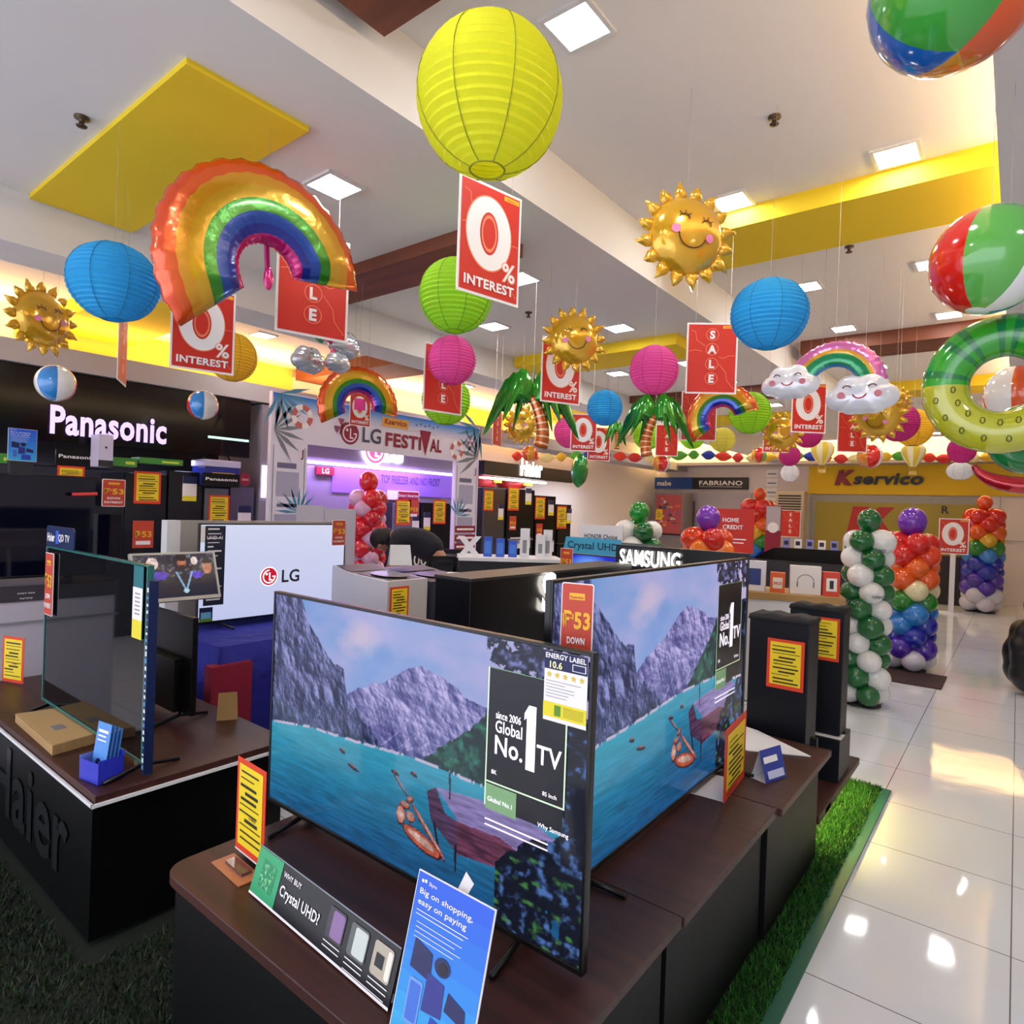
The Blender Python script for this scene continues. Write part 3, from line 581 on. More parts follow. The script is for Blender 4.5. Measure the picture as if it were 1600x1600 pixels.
# flat cardboard box
t = MB().slab([(-.29, -.085), (.22, -.125), (.30, .06), (-.20, .09)], 0, .036, M_TAN); t.rect(.0, .08, 0, .01, M_GREY, -.3)
t = MB().slab([(-.27, -.07), (.27, -.085), (.24, .085), (-.24, .085)], 0, .038, M_TAN).slab([(-.265, -.066), (.265, -.08), (.236, .08), (-.236, .08)], .038, .0395, mat('cardboard_lid', '#c2a06c', .8)).slab([(.02, -.02), (.09, -.025), (.085, .02), (.02, .02)], .0395, .0402, M_GREY)
tag(t.obj('cardboard_box', None, (-3.21, .955, .5655), 0), 'flat brown cardboard box lying on the left counter under the television', 'box')
# blue brochure box with leaflets
t = thing('brochure_holder', 'small blue box holding pale blue leaflets at the front of left counter', 'brochure holder', (-2.585, .92, .566), R(10))
m = MB(); bb = mat('holder_blue', '#2c34c0', .4); bp_ = mat('holder_pale', '#6f86d8', .4)
m.box(-.06, .06, -.045, -.042, 0, .075, bb).box(-.06, .06, .042, .045, 0, .10, bb).box(-.06, -.057, -.045, .045, 0, .085, bp_).box(.057, .06, -.045, .045, 0, .085, bb).box(-.06, .06, -.045, .045, 0, .003, bb).obj('box', t)
for i in range(4):
    m = MB().box(-.042+.004*i, .042, .0, .002, .005, .20-.008*i, mat('leaflet_blue', '#4f8fdc', .4)).rect(-.03, .025, .135, .14, M_WP, -.001).rect(-.03, .02, .15, .156, M_WP, -.001).rect(-.03, .03, .165, .175, M_WP, -.001).disc(-.005, .06, .015, mat('poster_navy'), -.001)
    o = m.obj('leaflet', t, (0, -.02+.014*i, 0)); o.rotation_euler = (R(-8), 0, 0)
tag(MB().add([(-.04, 0, 0), (.05, 0, 0), (.045, .0, .13), (-.035, .0, .13)], [(0, 1, 2, 3)], M_TAN).add([(-.04, .07, 0), (.05, .07, 0), (.045, .001, .13), (-.035, .001, .13)], [(3, 2, 1, 0)], M_TAN).obj('tent_card', None, (-2.86, 1.53, .566), R(60)), 'plain beige folded card behind the black-backed television', 'tent card')
for k, (x, y, rz, l) in enumerate(((-2.72, 1.08, .2, .15),)):
    tag(MB().box(0, l, 0, .012, 0, .006, M_SILVER).obj('pen', None, (x, y, .566), R(-20)), 'thin silver stylus lying on the left counter in front of black television', 'stylus')
for k, (x, y) in enumerate(((-2.97, 1.20), (-2.93, 1.15))):
    tag(MB().box(-.035, .035, -.02, .02, 0, .002, M_WP).obj('paper_slip', None, (x, y, .566+.0021*k), R(20*k)), 'white paper slip under the black television, %s' % ('farther one' if k == 0 else 'nearer one'), 'paper')
# white price card + rail at the very left
p = xy(5, 1105, .56)
price_card('price card at the extreme left picture edge on the left counter', (-4.2, 1.05, .566), R(20), .16, .245, 5)

# ---- black display unit with the lit letters (behind the lake televisions)
XK = -2.2; cA = yz(736, 909, XK)
t = thing('display_wall', 'black display wall with one big glowing white letter S showing, behind near table', 'display wall', (XK, cA.y, 0), R(90))
MB().box(0, 1.75, 0, .26, .012, cA.z, mat('panel_black', '#08080e', .3, spec=.3)).obj('panel', t, bevel=.004); MB().box(-.003, 1.753, -.003, .263, cA.z, cA.z+.014, M_DARK).obj('cap', t)
M_GLOW = mat('lit_letters', '#ffffff', .5, emit=7, ecol='#fff8ea')
s0 = yz(842, 960, XK); MB().text('S', s0.y-cA.y, s0.z+.02, .31, M_GLOW, -.02, .035, 'L').obj('lit_letters', t)
# second unit, facing front
YK = 4.48; a = xz(967, 849, YK); b_ = xz(1165, 872, YK); z1 = a.z
t = thing('display_header', 'black header panel with row of glowing white letters above hidden screens', 'display header', (xz(962, 860, YK).x, YK, 0), 0); X0 = t.location.x
wK = b_.x-X0
MB().box(0, wK, 0, .09, .012, z1-.01, mat('panel_black')).obj('panel', t, bevel=.004)
l0 = xz(970, 883, YK); l1 = xz(1064, 886, YK)
MB().text('SAMSUNG', (l0.x+l1.x)/2-X0, l0.z+.01, .17, M_GLOW, -.02, .012, fit=(l1.x-l0.x)).obj('lit_letters', t)
a = xz(872, 866, 4.6); b_ = xz(1010, 877, 4.6)
bluescr = np.zeros((40, 70, 3)); U, V = np.meshgrid(np.linspace(0, 1, 70), np.linspace(0, 1, 40)); bluescr = mixc(np.ones((40, 70, 3))*C3('#1a22b8'), np.ones((40, 70, 3))*C3('#6fb0f8'), np.clip(1.1-(((U-.25)/.22)**2+((V-.8)/.25)**2), 0, 1)*.9)
BL_ME = picture_mesh('screen', 1, 1, bluescr, vcol_mat('blue_screen', .5))
wt_ = 1.0; tvC = tv('television with deep blue screen below the pale blue topper board', (a.x-.02, 4.73, a.z-.5), 0, 1.0, .5, BL_ME, stand=.1)
m = MB().prism([(0, 0), (.62, 0), (.57, .14), (.03, .14)], 0, .01, mat('topper_cyan', '#3fa8cf', .4)).prism([(.62, 0), (.98, 0), (.96, .12), (.58, .12)], .002, .01, mat('topper_grey', '#5b666c', .4))
m.text('Crystal UHD', .30, .045, .085, mat('topper_ink', '#143a52', .5), -.002, .02, fit=.5).text('The Crystal Clear', .79, .065, .034, mat('topper_aqua', '#7fd8f0', .5), 0, .02).text('Choice', .70, .03, .034, mat('topper_aqua'), 0, .02)
m.obj('topper_sign', tvC, (-.02, .0, .512))
flag53('', (.03, -.012, .28), 0, .13, .27, parent=tvC)
# honor board, phones desk
t = thing('sign_board', 'white acrylic board with small grey lettering behind the pale blue topper', 'sign', xy(976, 850, 1.0) if False else dp(938, 848, 6.3), 0)
c = t.location; t.rotation_euler.z = R(12)
MB().box(-.22, .22, 0, .02, -.18, .17, M_WHITE).text('HONOR Choice', 0, .04, .06, M_DARK, -.002, .02, fit=.34).rect(-.15, .15, -.05, -.03, M_GREY, -.001).obj('board', t)
MB().box(-.2, .2, 0, .2, -c.z+.01, -.18, M_WHITE).obj('pedestal', t)

# ---- tall black speakers with cloth tops and price cards
def tower(label, loc, w, d, h, cardz, cw, ch, seed, cx, bump=True):
    t = thing('tower_speaker', label, 'speaker', loc, 0, 'black tower cabinets')
    MB().prism(rrect(-w/2, w/2, 0, h, .012), 0, d, mat('tower_navy', '#0b0d15', .45, spec=.3)).obj('cabinet', t, bevel=.004)
    m = MB(); n = 12; prof = [(-w/2-.005, h-.01)]+[(-w/2+w*i/n, h+.014+.005*math.sin(i*1.3+seed)) for i in range(n+1)]+[(w/2+.005, h-.01)]
    m.prism(prof, -.01, d+.01, mat('black_cloth', '#15131a', .8), True); m.obj('cloth_top', t)
    o = card_geo(MB(), cw, ch, cx, cardz, -.012, seed).obj('price_card', t); return t
s1 = xz(1172, 960, 3.35); s1b = xz(1266, 958, 3.35)
tower('left black tower cabinet with yellow price card, behind the large television', ((s1.x+s1b.x)/2, 3.35, .192), s1b.x-s1.x, .20, s1.z-.20, .56, .175, .245, 3, .04)
s2 = xz(1269, 960, 3.9); s2b = xz(1322, 960, 3.9)
t = tower('right black tower cabinet with yellow price card, before the green and white balloons', (s2b.x-.14, 3.86, .42), .28, .16, .68, .405, .155, .235, 6, .045)
tag(MB().box(-.16, .13, -.14, .14, 0, .225, mat('tower_navy')).box(-.13, .13, -.11, .0, .225, .227, M_WHITE).obj('black_box', None, (-.84, 3.93, .1905), 0, bevel=.004), 'low black box on the platform under the right tower cabinet', 'box')

# ---- wooden counter with boxed accessories
p = dp(1232, 950, 5.6); t = thing('accessory_counter', 'light wood counter with boxed gadgets, left of green and white balloon column', 'counter', (p.x, p.y, 0), R(18))
zt = dp(1232, 925, 5.6).z
MB().box(-.75, .42, -.2, .35, zt-.06, zt, mat('oak', '#b28a52', .5, noise=((2, 20, 2), '#94703e', .7))).obj('countertop', t, bevel=.004); MB().box(-.73, .40, -.18, .33, .01, zt-.061, M_WHITE).obj('base', t)
BX = [('white box with blue square print', -.30, .2, .26, '#e8eaf4', '#39498c'), ('orange and white box with price text', -.10, .12, .17, '#e2622a', '#f3e3d2'), ('white headphone box with arch drawing', .12, .24, .24, '#e9e4e0', '#8a8480'), ('red framed white phone case box', .32, .13, .20, '#d8452e', '#efe9e6'), ('white carton at the far left', -.52, .18, .2, '#e4e2ea', '#9fa6c8')]
for i, (lb, x, w, h, c0, c1) in enumerate(BX):
    m = MB().box(-w/2, w/2, 0, .09, 0, h, mat('bx_a%d' % i, c0, .45))
    if i == 2: m.ring(0, h*.42, h*.26, h*.29, mat('bx_b2', c1), -.002, 10, 170, 20).rect(-h*.29, -h*.24, h*.25, h*.45, mat('bx_b2', c1), -.002).rect(h*.24, h*.29, h*.25, h*.45, mat('bx_b2', c1), -.002)
    else: m.rect(-w*.32, w*.32, h*.2, h*.75, mat('bx_b%d' % i, c1, .5), -.002)
    if i == 1: m.text('SALE', 0, h*.4, h*.2, M_ORED, -.004, .03, fit=w*.5)
    if i == 3: m.rect(-w*.12, w*.12, h*.3, h*.65, M_DARK, -.004)
    c = t.matrix_basis @ Vector((x, -.08, 0)); q = Matrix.Translation(t.location) @ Matrix.Rotation(R(18), 4, 'Z') @ Vector((x, -.1, zt+.001))
    tag(m.obj('gadget_box', None, q, R(18+(-6+4*i))), lb+' on the wooden counter', 'box', 'boxed gadgets on the wooden counter')
# cashier block with black top and QR-like cards
p = dp(1255, 868, 9.0)
t = thing('cashier_counter', 'dark cashier counter with small white cards before the yellow wall', 'counter', (p.x, p.y, 0), 0)
MB().box(-.75, .9, 0, .6, .01, .98, M_DARK).obj('base', t); MB().prism([(-.75, .981), (.85, .981), (.85, 1.18), (-.45, 1.16), (-.6, 1.08)], .2, .5, M_BLACK).obj('monitor_back', t)
for i in range(6): MB().box(0, .10, 0, .01, 0, .13, M_WP if i % 2 else mat('lilac_card', '#8f8fd8', .5)).rect(.02, .08, .04, .10, M_DARK, -.002).obj('counter_card', t, (-.35+.16*i, .25, 1.17))
# ================================================ HANGING DECORATIONS
def hang(name, label, cat_, px, py, d, rz=None, group=None, phi=0, string=True, top=0, roll=0, tilt=0):
    p = dp(px, py, d); cz = ceil_z(p.x, p.y)
    t = thing(name, label, cat_, p, (face_cam(p)+R(phi)) if rz is None else rz, group)
    if string and cz > p.z+top:
        if roll or tilt: pass
        MB().tube([(0, 0, top), (0, 0, cz-p.z)], .0008, M_STR, 5).obj('string', t)
    return t
LN = {}
def lantern(label, px, py, d, r, col, roll=0, k=1):
    t = hang('paper_lantern', label, 'paper lantern', px, py, d, None, 'round paper lanterns', top=r)
    key = col
    if key not in LN:
        pm = paper('lantern_'+col, col); wm = mat('wire_'+col, '#%02x%02x%02x' % tuple(int(int(col[i:i+2], 16)*.62) for i in (1, 3, 5)), .7); n = 21; pr = []
        for i in range(n*2+1):
            a = R(14)+(PI-R(28))*i/(n*2); rr = 1.0 if i % 2 == 0 else .955
            pr.append((rr*math.sin(a), -math.cos(a)))
        sh = MB().lathe(pr, pm, 40, smooth=False); w = MB()
        for k_ in range(8):
            q = 2*PI*k_/8+.3; w.tube([(1.004*math.sin(a_)*math.cos(q), 1.004*math.sin(a_)*math.sin(q), -math.cos(a_)*1.004) for a_ in [R(15)+(PI-R(30))*i/14 for i in range(15)]], .008, wm, 5)
        w.tube([(math.sin(R(14))*math.cos(a), math.sin(R(14))*math.sin(a), -math.cos(R(14))) for a in [2*PI*i/20 for i in range(21)]], .014, wm, 5, cap=False)
        a = sh.obj('shade', t); b = w.obj('wire_frame', t); LN[key] = (a.data, b.data)
    else: a = part('shade', LN[key][0], t); b = part('wire_frame', LN[key][1], t)
    for o in (a, b): o.scale = (r, r, r*k); o.rotation_euler = (0, roll, 0)
    return t
YG, BLU, LIM, PNK, YEL, WHT, MAG = '#f2f436', '#3cbcf2', '#b6ea36', '#f468bc', '#fad43c', '#f2f2f4', '#d83c9c'
for a in [('largest yellow-green ribbed paper lantern hanging at top centre', 765, 155, 1.80, .205, YG), ('blue paper lantern at left below the yellow ceiling panel', 178, 441, 2.75, .178, BLU, 0, .92),
          ('lime paper lantern behind the large red zero percent sign', 712, 462, 3.5, .20, LIM), ('pink paper lantern right below the lime one at centre', 706, 563, 4.1, .155, PNK),
          ('yellow paper lantern half behind a red sign at left', 363, 558, 4.0, .15, YEL), ('blue paper lantern right of the SALE sign', 1202, 491, 3.05, .178, BLU, 0, .93),
          ('pink paper lantern left of the large SALE sign', 1022, 578, 4.0, .152, PNK), ('smaller blue paper lantern beside small zero percent sign', 945, 637, 5.2, .145, BLU),
          ('lime paper lantern hidden behind the SALE sign near the festival banner', 697, 625, 4.9, .19, LIM), ('pink lantern peeking out behind the small zero percent sign', 890, 675, 6.4, .16, PNK),
          ('pale lime lantern behind the left side of second palm balloon', 1012, 680, 7.0, .16, LIM), ('lime lantern right of the second large rainbow', 1172, 645, 5.2, .168, LIM),
          ('small pale yellow lantern under the second large rainbow', 1129, 687, 6.4, .125, '#e9e06a'), ('lime lantern behind the small pale yellow lantern', 1082, 682, 7.6, .15, LIM),
          ('magenta lantern peeking below the zero percent sign at right', 1262, 677, 6.6, .15, MAG), ('small pink lantern above the white one near garland', 1234, 712, 7.4, .12, MAG),
          ('magenta lantern beside the twin sun balloons at right', 1404, 660, 5.2, .155, MAG), ('yellow lantern behind the magenta one at right', 1427, 668, 5.7, .165, YEL),
          ('pink lantern at right end above a white lantern', 1503, 703, 7.4, .15, MAG), ('white lantern under the small pink one near garland', 1234, 739, 7.9, .11, WHT),
          ('white oval lantern under the right pink lantern', 1500, 736, 8.0, .15, WHT, 0, .75)]: lantern(*a)
# beach balls
def beach(label, px, py, d, r, cols, spin=0, tilt=0, roll=0, cap=None):
    t = hang('beach_ball', label, 'beach ball', px, py, d, None, 'inflated beach balls', top=r*.98)
    n = 24; ms = [mat('vinyl_'+c, c, .12, spec=.6, coat=.6) for c in cols]
    b = MB().ball((0, 0, 0), r, ms[0], n, 16, lambda i, j: ms[int(j/n*len(ms)) % len(ms)] if 0 < i < 15 or cap else mat('vinyl_#f2f2f2', '#f2f2f2', .12, spec=.6, coat=.6))
    o = b.obj('ball', t); o.rotation_euler = (tilt, roll, spin); return t
G_, O_, R_, B_, W_, Y_ = '#3f9e3c', '#e0561c', '#d8241a', '#1c62b8', '#ecebe8', '#e0921c'
beach('huge green, orange and blue beach ball cut by the top right corner', 1492, -22, 1.62, .197, [G_, G_, O_, O_, Y_, B_], R(200), R(12), cap=G_)
beach('red, green and white beach ball at right edge below the yellow beam', 1546, 407, 2.2, .18, [R_, '#5fb04e', W_, B_, Y_, R_], R(188), R(4), R(-10))
beach('blue and white beach ball at left below the sun balloon', 87, 599, 4.0, .112, ['#2f86d0', W_, R_, '#6fc98a', '#2f86d0', W_], R(215))
beach('small blue, white and red beach ball left of the festival banner', 317, 633, 4.4, .10, ['#2f86d0', W_, R_, '#2f86d0', W_, R_], R(215))
beach('white and orange beach ball seen through the green ring float', 1590, 617, 4.2, .19, [W_, O_, W_, '#3fae6c', W_, O_], R(200))
beach('small orange and yellow beach ball under the first palm balloon', 828, 709, 7.0, .088, [O_, Y_, R_, Y_, O_, Y_], R(190))
beach('small yellow and red beach ball over the blue wall sign', 1033, 724, 6.3, .088, [Y_, R_, W_, Y_, R_, W_], R(195))
beach('tiny yellow and red beach ball on the garland over the orange balloons', 1186, 711, 7.6, .09, [Y_, R_, '#5fb04e', Y_, R_, W_], R(180))
beach('orange and red beach ball in the garland above the yellow wall', 1359, 713, 7.2, .135, ['#d88a2c', R_, W_, '#d88a2c', R_, W_], R(200))
# sun balloons
SU = {}
def sun(label, px, py, d, s=1, phi=0, roll=0, tilt=0):
    t = hang('sun_balloon', label, 'foil balloon', px, py, d, None, 'gold smiling sun foil balloons', phi, top=.235*s, roll=roll)
    if not SU:
        gd = foil('gold', '#e0ac24', .16); n = 160; out = []
        b = MB().pillow([(.18*math.cos(2*PI*i/96), .18*math.sin(2*PI*i/96)) for i in range(96)], .085, gd, rings=8)
        for k in range(16):
            a = 2*PI*k/16; L = .255 if k % 2 else .24; c, s_ = math.cos(a), math.sin(a); w = .03
            q = [(.165*c-w*s_, .165*s_+w*c), (.2*c-w*1.0*s_, .2*s_+w*1.0*c), (.228*c-w*.4*s_, .228*s_+w*.4*c), (L*c+.006*s_, L*s_-.006*c), (.228*c+w*.4*s_, .228*s_-w*.4*c), (.2*c+w*1.0*s_, .2*s_-w*1.0*c), (.165*c+w*s_, .165*s_-w*c)]
            b.pillow(q[::-1], .022, gd, c=(.2*c, .2*s_), rings=4)
        fc = MB(); br = mat('face_brown', '#5a2c10', .4)
        h = lambda x, z: -.087*(1-((x*x+z*z)/.0324)**1.1)**.55-.003 if (x*x+z*z) < .0318 else -.01
        for ex in (-.055, .055):
            fc.tube([(ex+.024*math.cos(q), h(ex+.024*math.cos(q), .035+.022*math.sin(q)), .035+.022*math.sin(q)) for q in [R(10+16*i) for i in range(11)]], .0026, br, 5)
            for q in (R(50), R(90), R(130)): x0, z0 = ex+.024*math.cos(q), .035+.024*math.sin(q); x1, z1 = ex+.04*math.cos(q), .035+.04*math.sin(q); fc.tube([(x0, h(x0, z0), z0), (x1, h(x1, z1), z1)], .0022, br, 5)
        fc.tube([(.065*math.cos(q), h(.065*math.cos(q), -.02+.062*math.sin(q)), -.02+.062*math.sin(q)) for q in [R(190+16*i) for i in range(11)]], .003, br, 5)
        for ex in (-.082, .082): fc.add([(ex+.02*math.cos(2*PI*i/14), h(ex+.02*math.cos(2*PI*i/14), -.018+.02*math.sin(2*PI*i/14))-.002, -.018+.02*math.sin(2*PI*i/14)) for i in range(14)], [tuple(range(14))], mat('cheek_pink', '#e884b4', .4))
        SU['a'] = b.obj('foil_body', t).data; SU['b'] = fc.obj('face', t).data
        os_ = [o for o in t.children if o.name.startswith(('foil_body', 'face'))]
    else: os_ = [part('foil_body', SU['a'], t), part('face', SU['b'], t)]
    for o in os_: o.scale = (s, s, s); o.rotation_euler = (tilt, roll, 0)
sun('large gold smiling sun balloon right of top centre', 1072, 370, 2.95, 1.0, 24, R(12)); sun('gold smiling sun balloon in front of a zero percent sign', 897, 531, 4.05, .88, 14, R(-6)); sun('gold sun balloon at far left above the beach ball', 66, 498, 4.0, .95, 34, R(-4))
sun('gold sun balloon half hidden behind the first palm balloon', 815, 663, 6.0, .80, -25); sun('gold sun balloon left of the zero percent sign at right', 1223, 676, 5.3, .72, 8, R(5)); sun('gold sun balloon in front of the magenta lantern at right', 1372, 650, 4.6, .82, -10, R(14), R(20))
sun('gold sun balloon partly behind the right cloud of the pastel rainbow', 1400, 628, 4.85, .5, 20)
# rainbow balloons
def rainbow(label, px, py, d, Ro, phi, roll, cols, span=(0, 180), inner=.34, th=.3, group='large foil rainbow balloons', clouds=False, string=True, name='rainbow_balloon'):
    t = hang(name, label, 'foil balloon', px, py, d, None, group, phi, string=string, top=Ro*.99 if abs(roll) < .1 else Ro*.9)
    fm = [foil('rb_'+c, c) for c in cols]; nu, nv = 64, 20; b = MB(); vs = []; Ri = Ro*inner
    for i in range(nu+1):
        u = i/nu; a = R(span[1]+(span[0]-span[1])*u); endk = min(1, min(u, 1-u)*12)**.5 if not clouds else 1
        for j in range(nv):
            q = 2*PI*j/nv; v = math.cos(q); wr = 1+.012*math.sin(i*1.9)*abs(v)
            rr = ((Ro+Ri)/2+(Ro-Ri)/2*v)*wr; hh = Ro*th*.5*math.copysign(abs(math.sin(q))**.8, math.sin(q))*max(.08, endk)
            vs.append((rr*math.cos(a), -hh, rr*math.sin(a)))
    b.v += vs
    for i in range(nu):
        for j in range(nv):
            vm = (math.cos(2*PI*j/nv)+math.cos(2*PI*(j+1)/nv))/2; k = min(len(cols)-1, int((1-vm)/2*len(cols)))
            b.f.append((i*nv+j, (i+1)*nv+j, (i+1)*nv+(j+1) % nv, i*nv+(j+1) % nv)); b.m.append(b.mi(fm[k])); b.sm.append(True)
    b.f += [tuple(range(nv)), tuple(range(nu*nv, nu*nv+nv))]; b.m += [b.mi(fm[len(cols)//2])]*2; b.sm += [False]*2
    o = b.obj('foil_arch', t); o.rotation_euler = (0, roll, 0)
    return t
RB = ['#e4501a', '#e8601c', '#e0a020', '#dcae28', '#2f9a1e', '#2b8c1c', '#1f4fb4', '#1c2fa0', '#c81c78']
a = rainbow('largest foil rainbow balloon at upper left', 416, 428, 2.75, .455, 26, R(-22), RB, (-16, 200), .27)
MB().pillow([(.0+.022*math.cos(2*PI*i/24)*1, -.06+.05*math.sin(2*PI*i/24)) for i in range(24)], .012, foil('pinkend', '#e0308c'), c=(0, -.06)).tube([(-.01, .01, .12), (0, .01, -.03)], .012, foil('pinkend', '#e0308c'), 8).obj('inflation_tail', a, (.02, .02, .05))
b_ = rainbow('foil rainbow balloon in front of the festival banner', 560, 636, 4.5, .285, 16, R(-9), RB, (-18, 200)); 
c_ = rainbow('foil rainbow balloon tilted right behind the large SALE sign', 1128, 655, 4.75, .262, -12, R(-22), RB, (-8, 198))
MB().add([(-.03, 0, -.02), (.05, 0, -.02), (.05, 0, .06), (-.03, 0, .06)], [(0, 1, 2, 3)], foil('pinkend', '#e0308c')).obj('inflation_tail', b_)
def cloud_geo(b, cx, cz, s, face=True, col='#e4e6ee', ry=.06):
    lob = [(0, 0, 1), (-.9, -.15, .62), (.9, -.15, .62), (-.45, .35, .68), (.4, .4, .7), (.5, -.4, .6), (-.4, -.4, .6)]; fm = foil('cloud'+col, col, .2, .15 if col == '#e4e6ee' else .45)
    out = []
    for i in range(72):
        a = 2*PI*i/72; r = max([(lx*math.cos(a)+lz*math.sin(a))+math.sqrt(max(0, lr*lr-(lx*math.sin(a)-lz*math.cos(a))**2)) for lx, lz, lr in lob]); out.append((cx+r*s*math.cos(a)*.8, cz+r*s*math.sin(a)*.72))
    b.pillow(out, ry, fm, c=(cx, cz), rings=7)
    return b
def cloud_face(t, cx, cz, s, y):
    m = MB(); dk = mat('face_dark', '#4a2a3a', .4)
    for ex in (-.5, .5): m.tube([(cx+s*(ex+.17*math.cos(q)), y, cz+s*(.18+.15*math.sin(q))) for q in [R(20+20*i) for i in range(8)]], s*.028, dk, 5)
    m.tube([(cx+s*.28*math.cos(q), y, cz+s*(.02+.26*math.sin(q))) for q in [R(200+20*i) for i in range(8)]], s*.03, mat('face_red', '#b0283c', .4), 5)
    for ex in (-.72, .72): m.disc(cx+s*ex, cz-s*.08, s*.15, mat('cheek_rose', '#c8707c', .4), y)
    return m.obj('face', t)
t = rainbow('pastel rainbow foil balloon with two smiling clouds at right', 1303, 607, 3.6, .265, -12, R(8), ['#d878b8', '#d070b4', '#d8a030', '#d0a030', '#2f9a4a', '#2c9a60', '#3a8ac0'], (8, 172), .45, .22, 'cloud rainbow foil balloons', True)
cloud_geo(MB(), -.235, .055, .135).obj('left_cloud', t); cloud_face(t, -.235, .055, .115, -.068)
cloud_geo(MB(), .14, -.045, .15).obj('right_cloud', t); cloud_face(t, .14, -.045, .125, -.068)
t = rainbow('silver cloud foil balloon with small rainbow below the upper left SALE sign', 510, 545, 3.7, .15, 50, R(20), ['#8a5ab0', '#d8a030', '#2f9a4a', '#2f8ac8', '#c8507c'], (0, 170), .3, .3, 'cloud rainbow foil balloons', True)
cloud_geo(MB(), -.15, -.10, .10, col='#c4c8d2').obj('left_cloud', t); cloud_face(t, -.15, -.10, .085, -.066)
cloud_geo(MB(), .16, .06, .11, col='#c4c8d2').obj('right_cloud', t); cloud_geo(MB(), .10, -.06, .08, col='#c4c8d2').obj('lower_cloud', t)
# palm balloons
def palm(label, px, py, d, s, phi, bend=0.08):
    t = hang('palm_balloon', label, 'foil balloon', px, py, d, None, 'green palm tree foil balloons', phi, top=.14*s)
    g = foil('leaf', '#2c9a24', .15); g2 = foil('leafdark', '#187a1c', .15); b = MB()
    for k, (ax, az, L) in enumerate(((-1, -.35, .34), (-.75, .15, .28), (1, -.35, .34), (.75, .15, .27), (-.5, -.8, .27), (.55, -.75, .27), (0.1, .5, .16))):
        P = []; n = 12
        for i in range(n+1):
            u = i/n; x = ax*L*u; z = .06+az*L*u*.3+.10*math.sin(PI*u*.9)-.30*L*u*u*3*(1.0 if abs(ax) > .3 else .2)
            wd = .118*math.sin(PI*min(1, .12+u*.88))**.7+.004; P.append((x, z, wd))
        out = [(x-.3*wd*0, z+wd*(1 if i % 2 else .85)) for i, (x, z, wd) in enumerate(P)]+[(x, z-wd*(1 if i % 2 else .6)) for i, (x, z, wd) in reversed(list(enumerate(P)))]
        if ax > 0: out = out[::-1]
        cx = sum(q[0] for q in out)/len(out); cz = sum(q[1] for q in out)/len(out)
        b.pillow([(q[0]*s, q[1]*s) for q in out], .035*s, g if k % 2 else g2, c=(cx*s, cz*s), rings=4, y=(-.02 if k % 2 else .012)*s)
    b.obj('leaves', t)
    m = MB(); o1 = foil('trunk', '#c8641c', .2); o2 = foil('trunkpale', '#e8c8a0', .3); n = 30
    pth = [((bend*math.sin(i/n*2.2))*s, 0, (.04-.36*i/n)*s) for i in range(n+1)]; rr = [(.036+.016*i/n)*s for i in range(n+1)]
    for i in range(n): m.tube(pth[i:i+2], rr[i:i+2], o2 if i % 4 == 3 else o1, 12, cap=(i in (0, n-1)))
    m.obj('trunk', t)
palm('large green palm tree balloon at centre beside zero percent sign', 832, 628, 4.5, 1.0, 5); palm('second palm tree balloon right of the small blue lantern', 1023, 656, 5.2, .92, -5, -.07); palm('small palm tree balloon under the small blue lantern', 963, 676, 6.6, .52, 50, .03)
# watermelon ring float and others
GR1, GR2 = mat('melon_green', '#2f9e2a', .12, spec=.6, coat=.7), mat('melon_dark', '#15783a', .12, spec=.6, coat=.7); MY = mat('melon_yellow', '#b4b42c', .12, spec=.6, coat=.7)
p = dp(1568, 600, 2.35); t = hang('ring_float', 'large green and yellow watermelon patterned ring float at right edge', 'ring float', 1568, 600, 2.35, None, None, 0, top=.255)
def mf(i, j):
    a = i/48*360
    if 178 < a < 358: return MY
    return GR2 if (i % 6) in (0, 4) else GR1
m = MB().torus((0, 0, 0), .178, .078, GR1, 48, 18, mf, 'xz', .95); sd = mat('seed_ink', '#3c3a10', .4)
for k in range(9):
    for rr in (.15, .21):
        a = R(188+20*k+(8 if rr > .2 else 0)); x, z = rr*math.cos(a), rr*math.sin(a); q = (rr-.178)/.078; y = -.074*math.sqrt(1-q*q)-.003
        m.tube([(x+.007*math.cos(c), y, z+.011*math.sin(c)) for c in [2*PI*i/10 for i in range(11)]], .0016, sd, 4)
m.obj('ring', t)
t = hang('cactus_float', 'dark green looped float hanging under the ring float', 'float', 1604, 686, 3.3, None, None, 20, top=.1)
MB().torus((0, 0, 0), .115, .066, GR2, 40, 14, None, 'xz').obj('tube', t)
t = hang('red_foil_crescent', 'shiny dark red foil crescent at right below the green float', 'foil balloon', 1606, 722, 3.1, None, None, 0, top=-.05)
fr = foil('crimson', '#b01024', .15); MB().tube([(.22*math.cos(R(a)), 0, .02+.135*math.sin(R(a))) for a in range(195, 345, 10)], [.012+.030*math.sin(PI*i/14) for i in range(15)], fr, 12).obj('crescent', t)
t = hang('leaf_float', 'green oval watermelon slice float hanging edge-on before the lit header', 'foil balloon', 906, 735, 6.2, None, None, 60, top=.15)
MB().pillow([(.13*math.cos(2*PI*i/32), .165*math.sin(2*PI*i/32)+.03*math.cos(2*PI*i/32)) for i in range(32)], .06, foil('leafslice', '#1c8a3a', .2)).obj('slice', t)
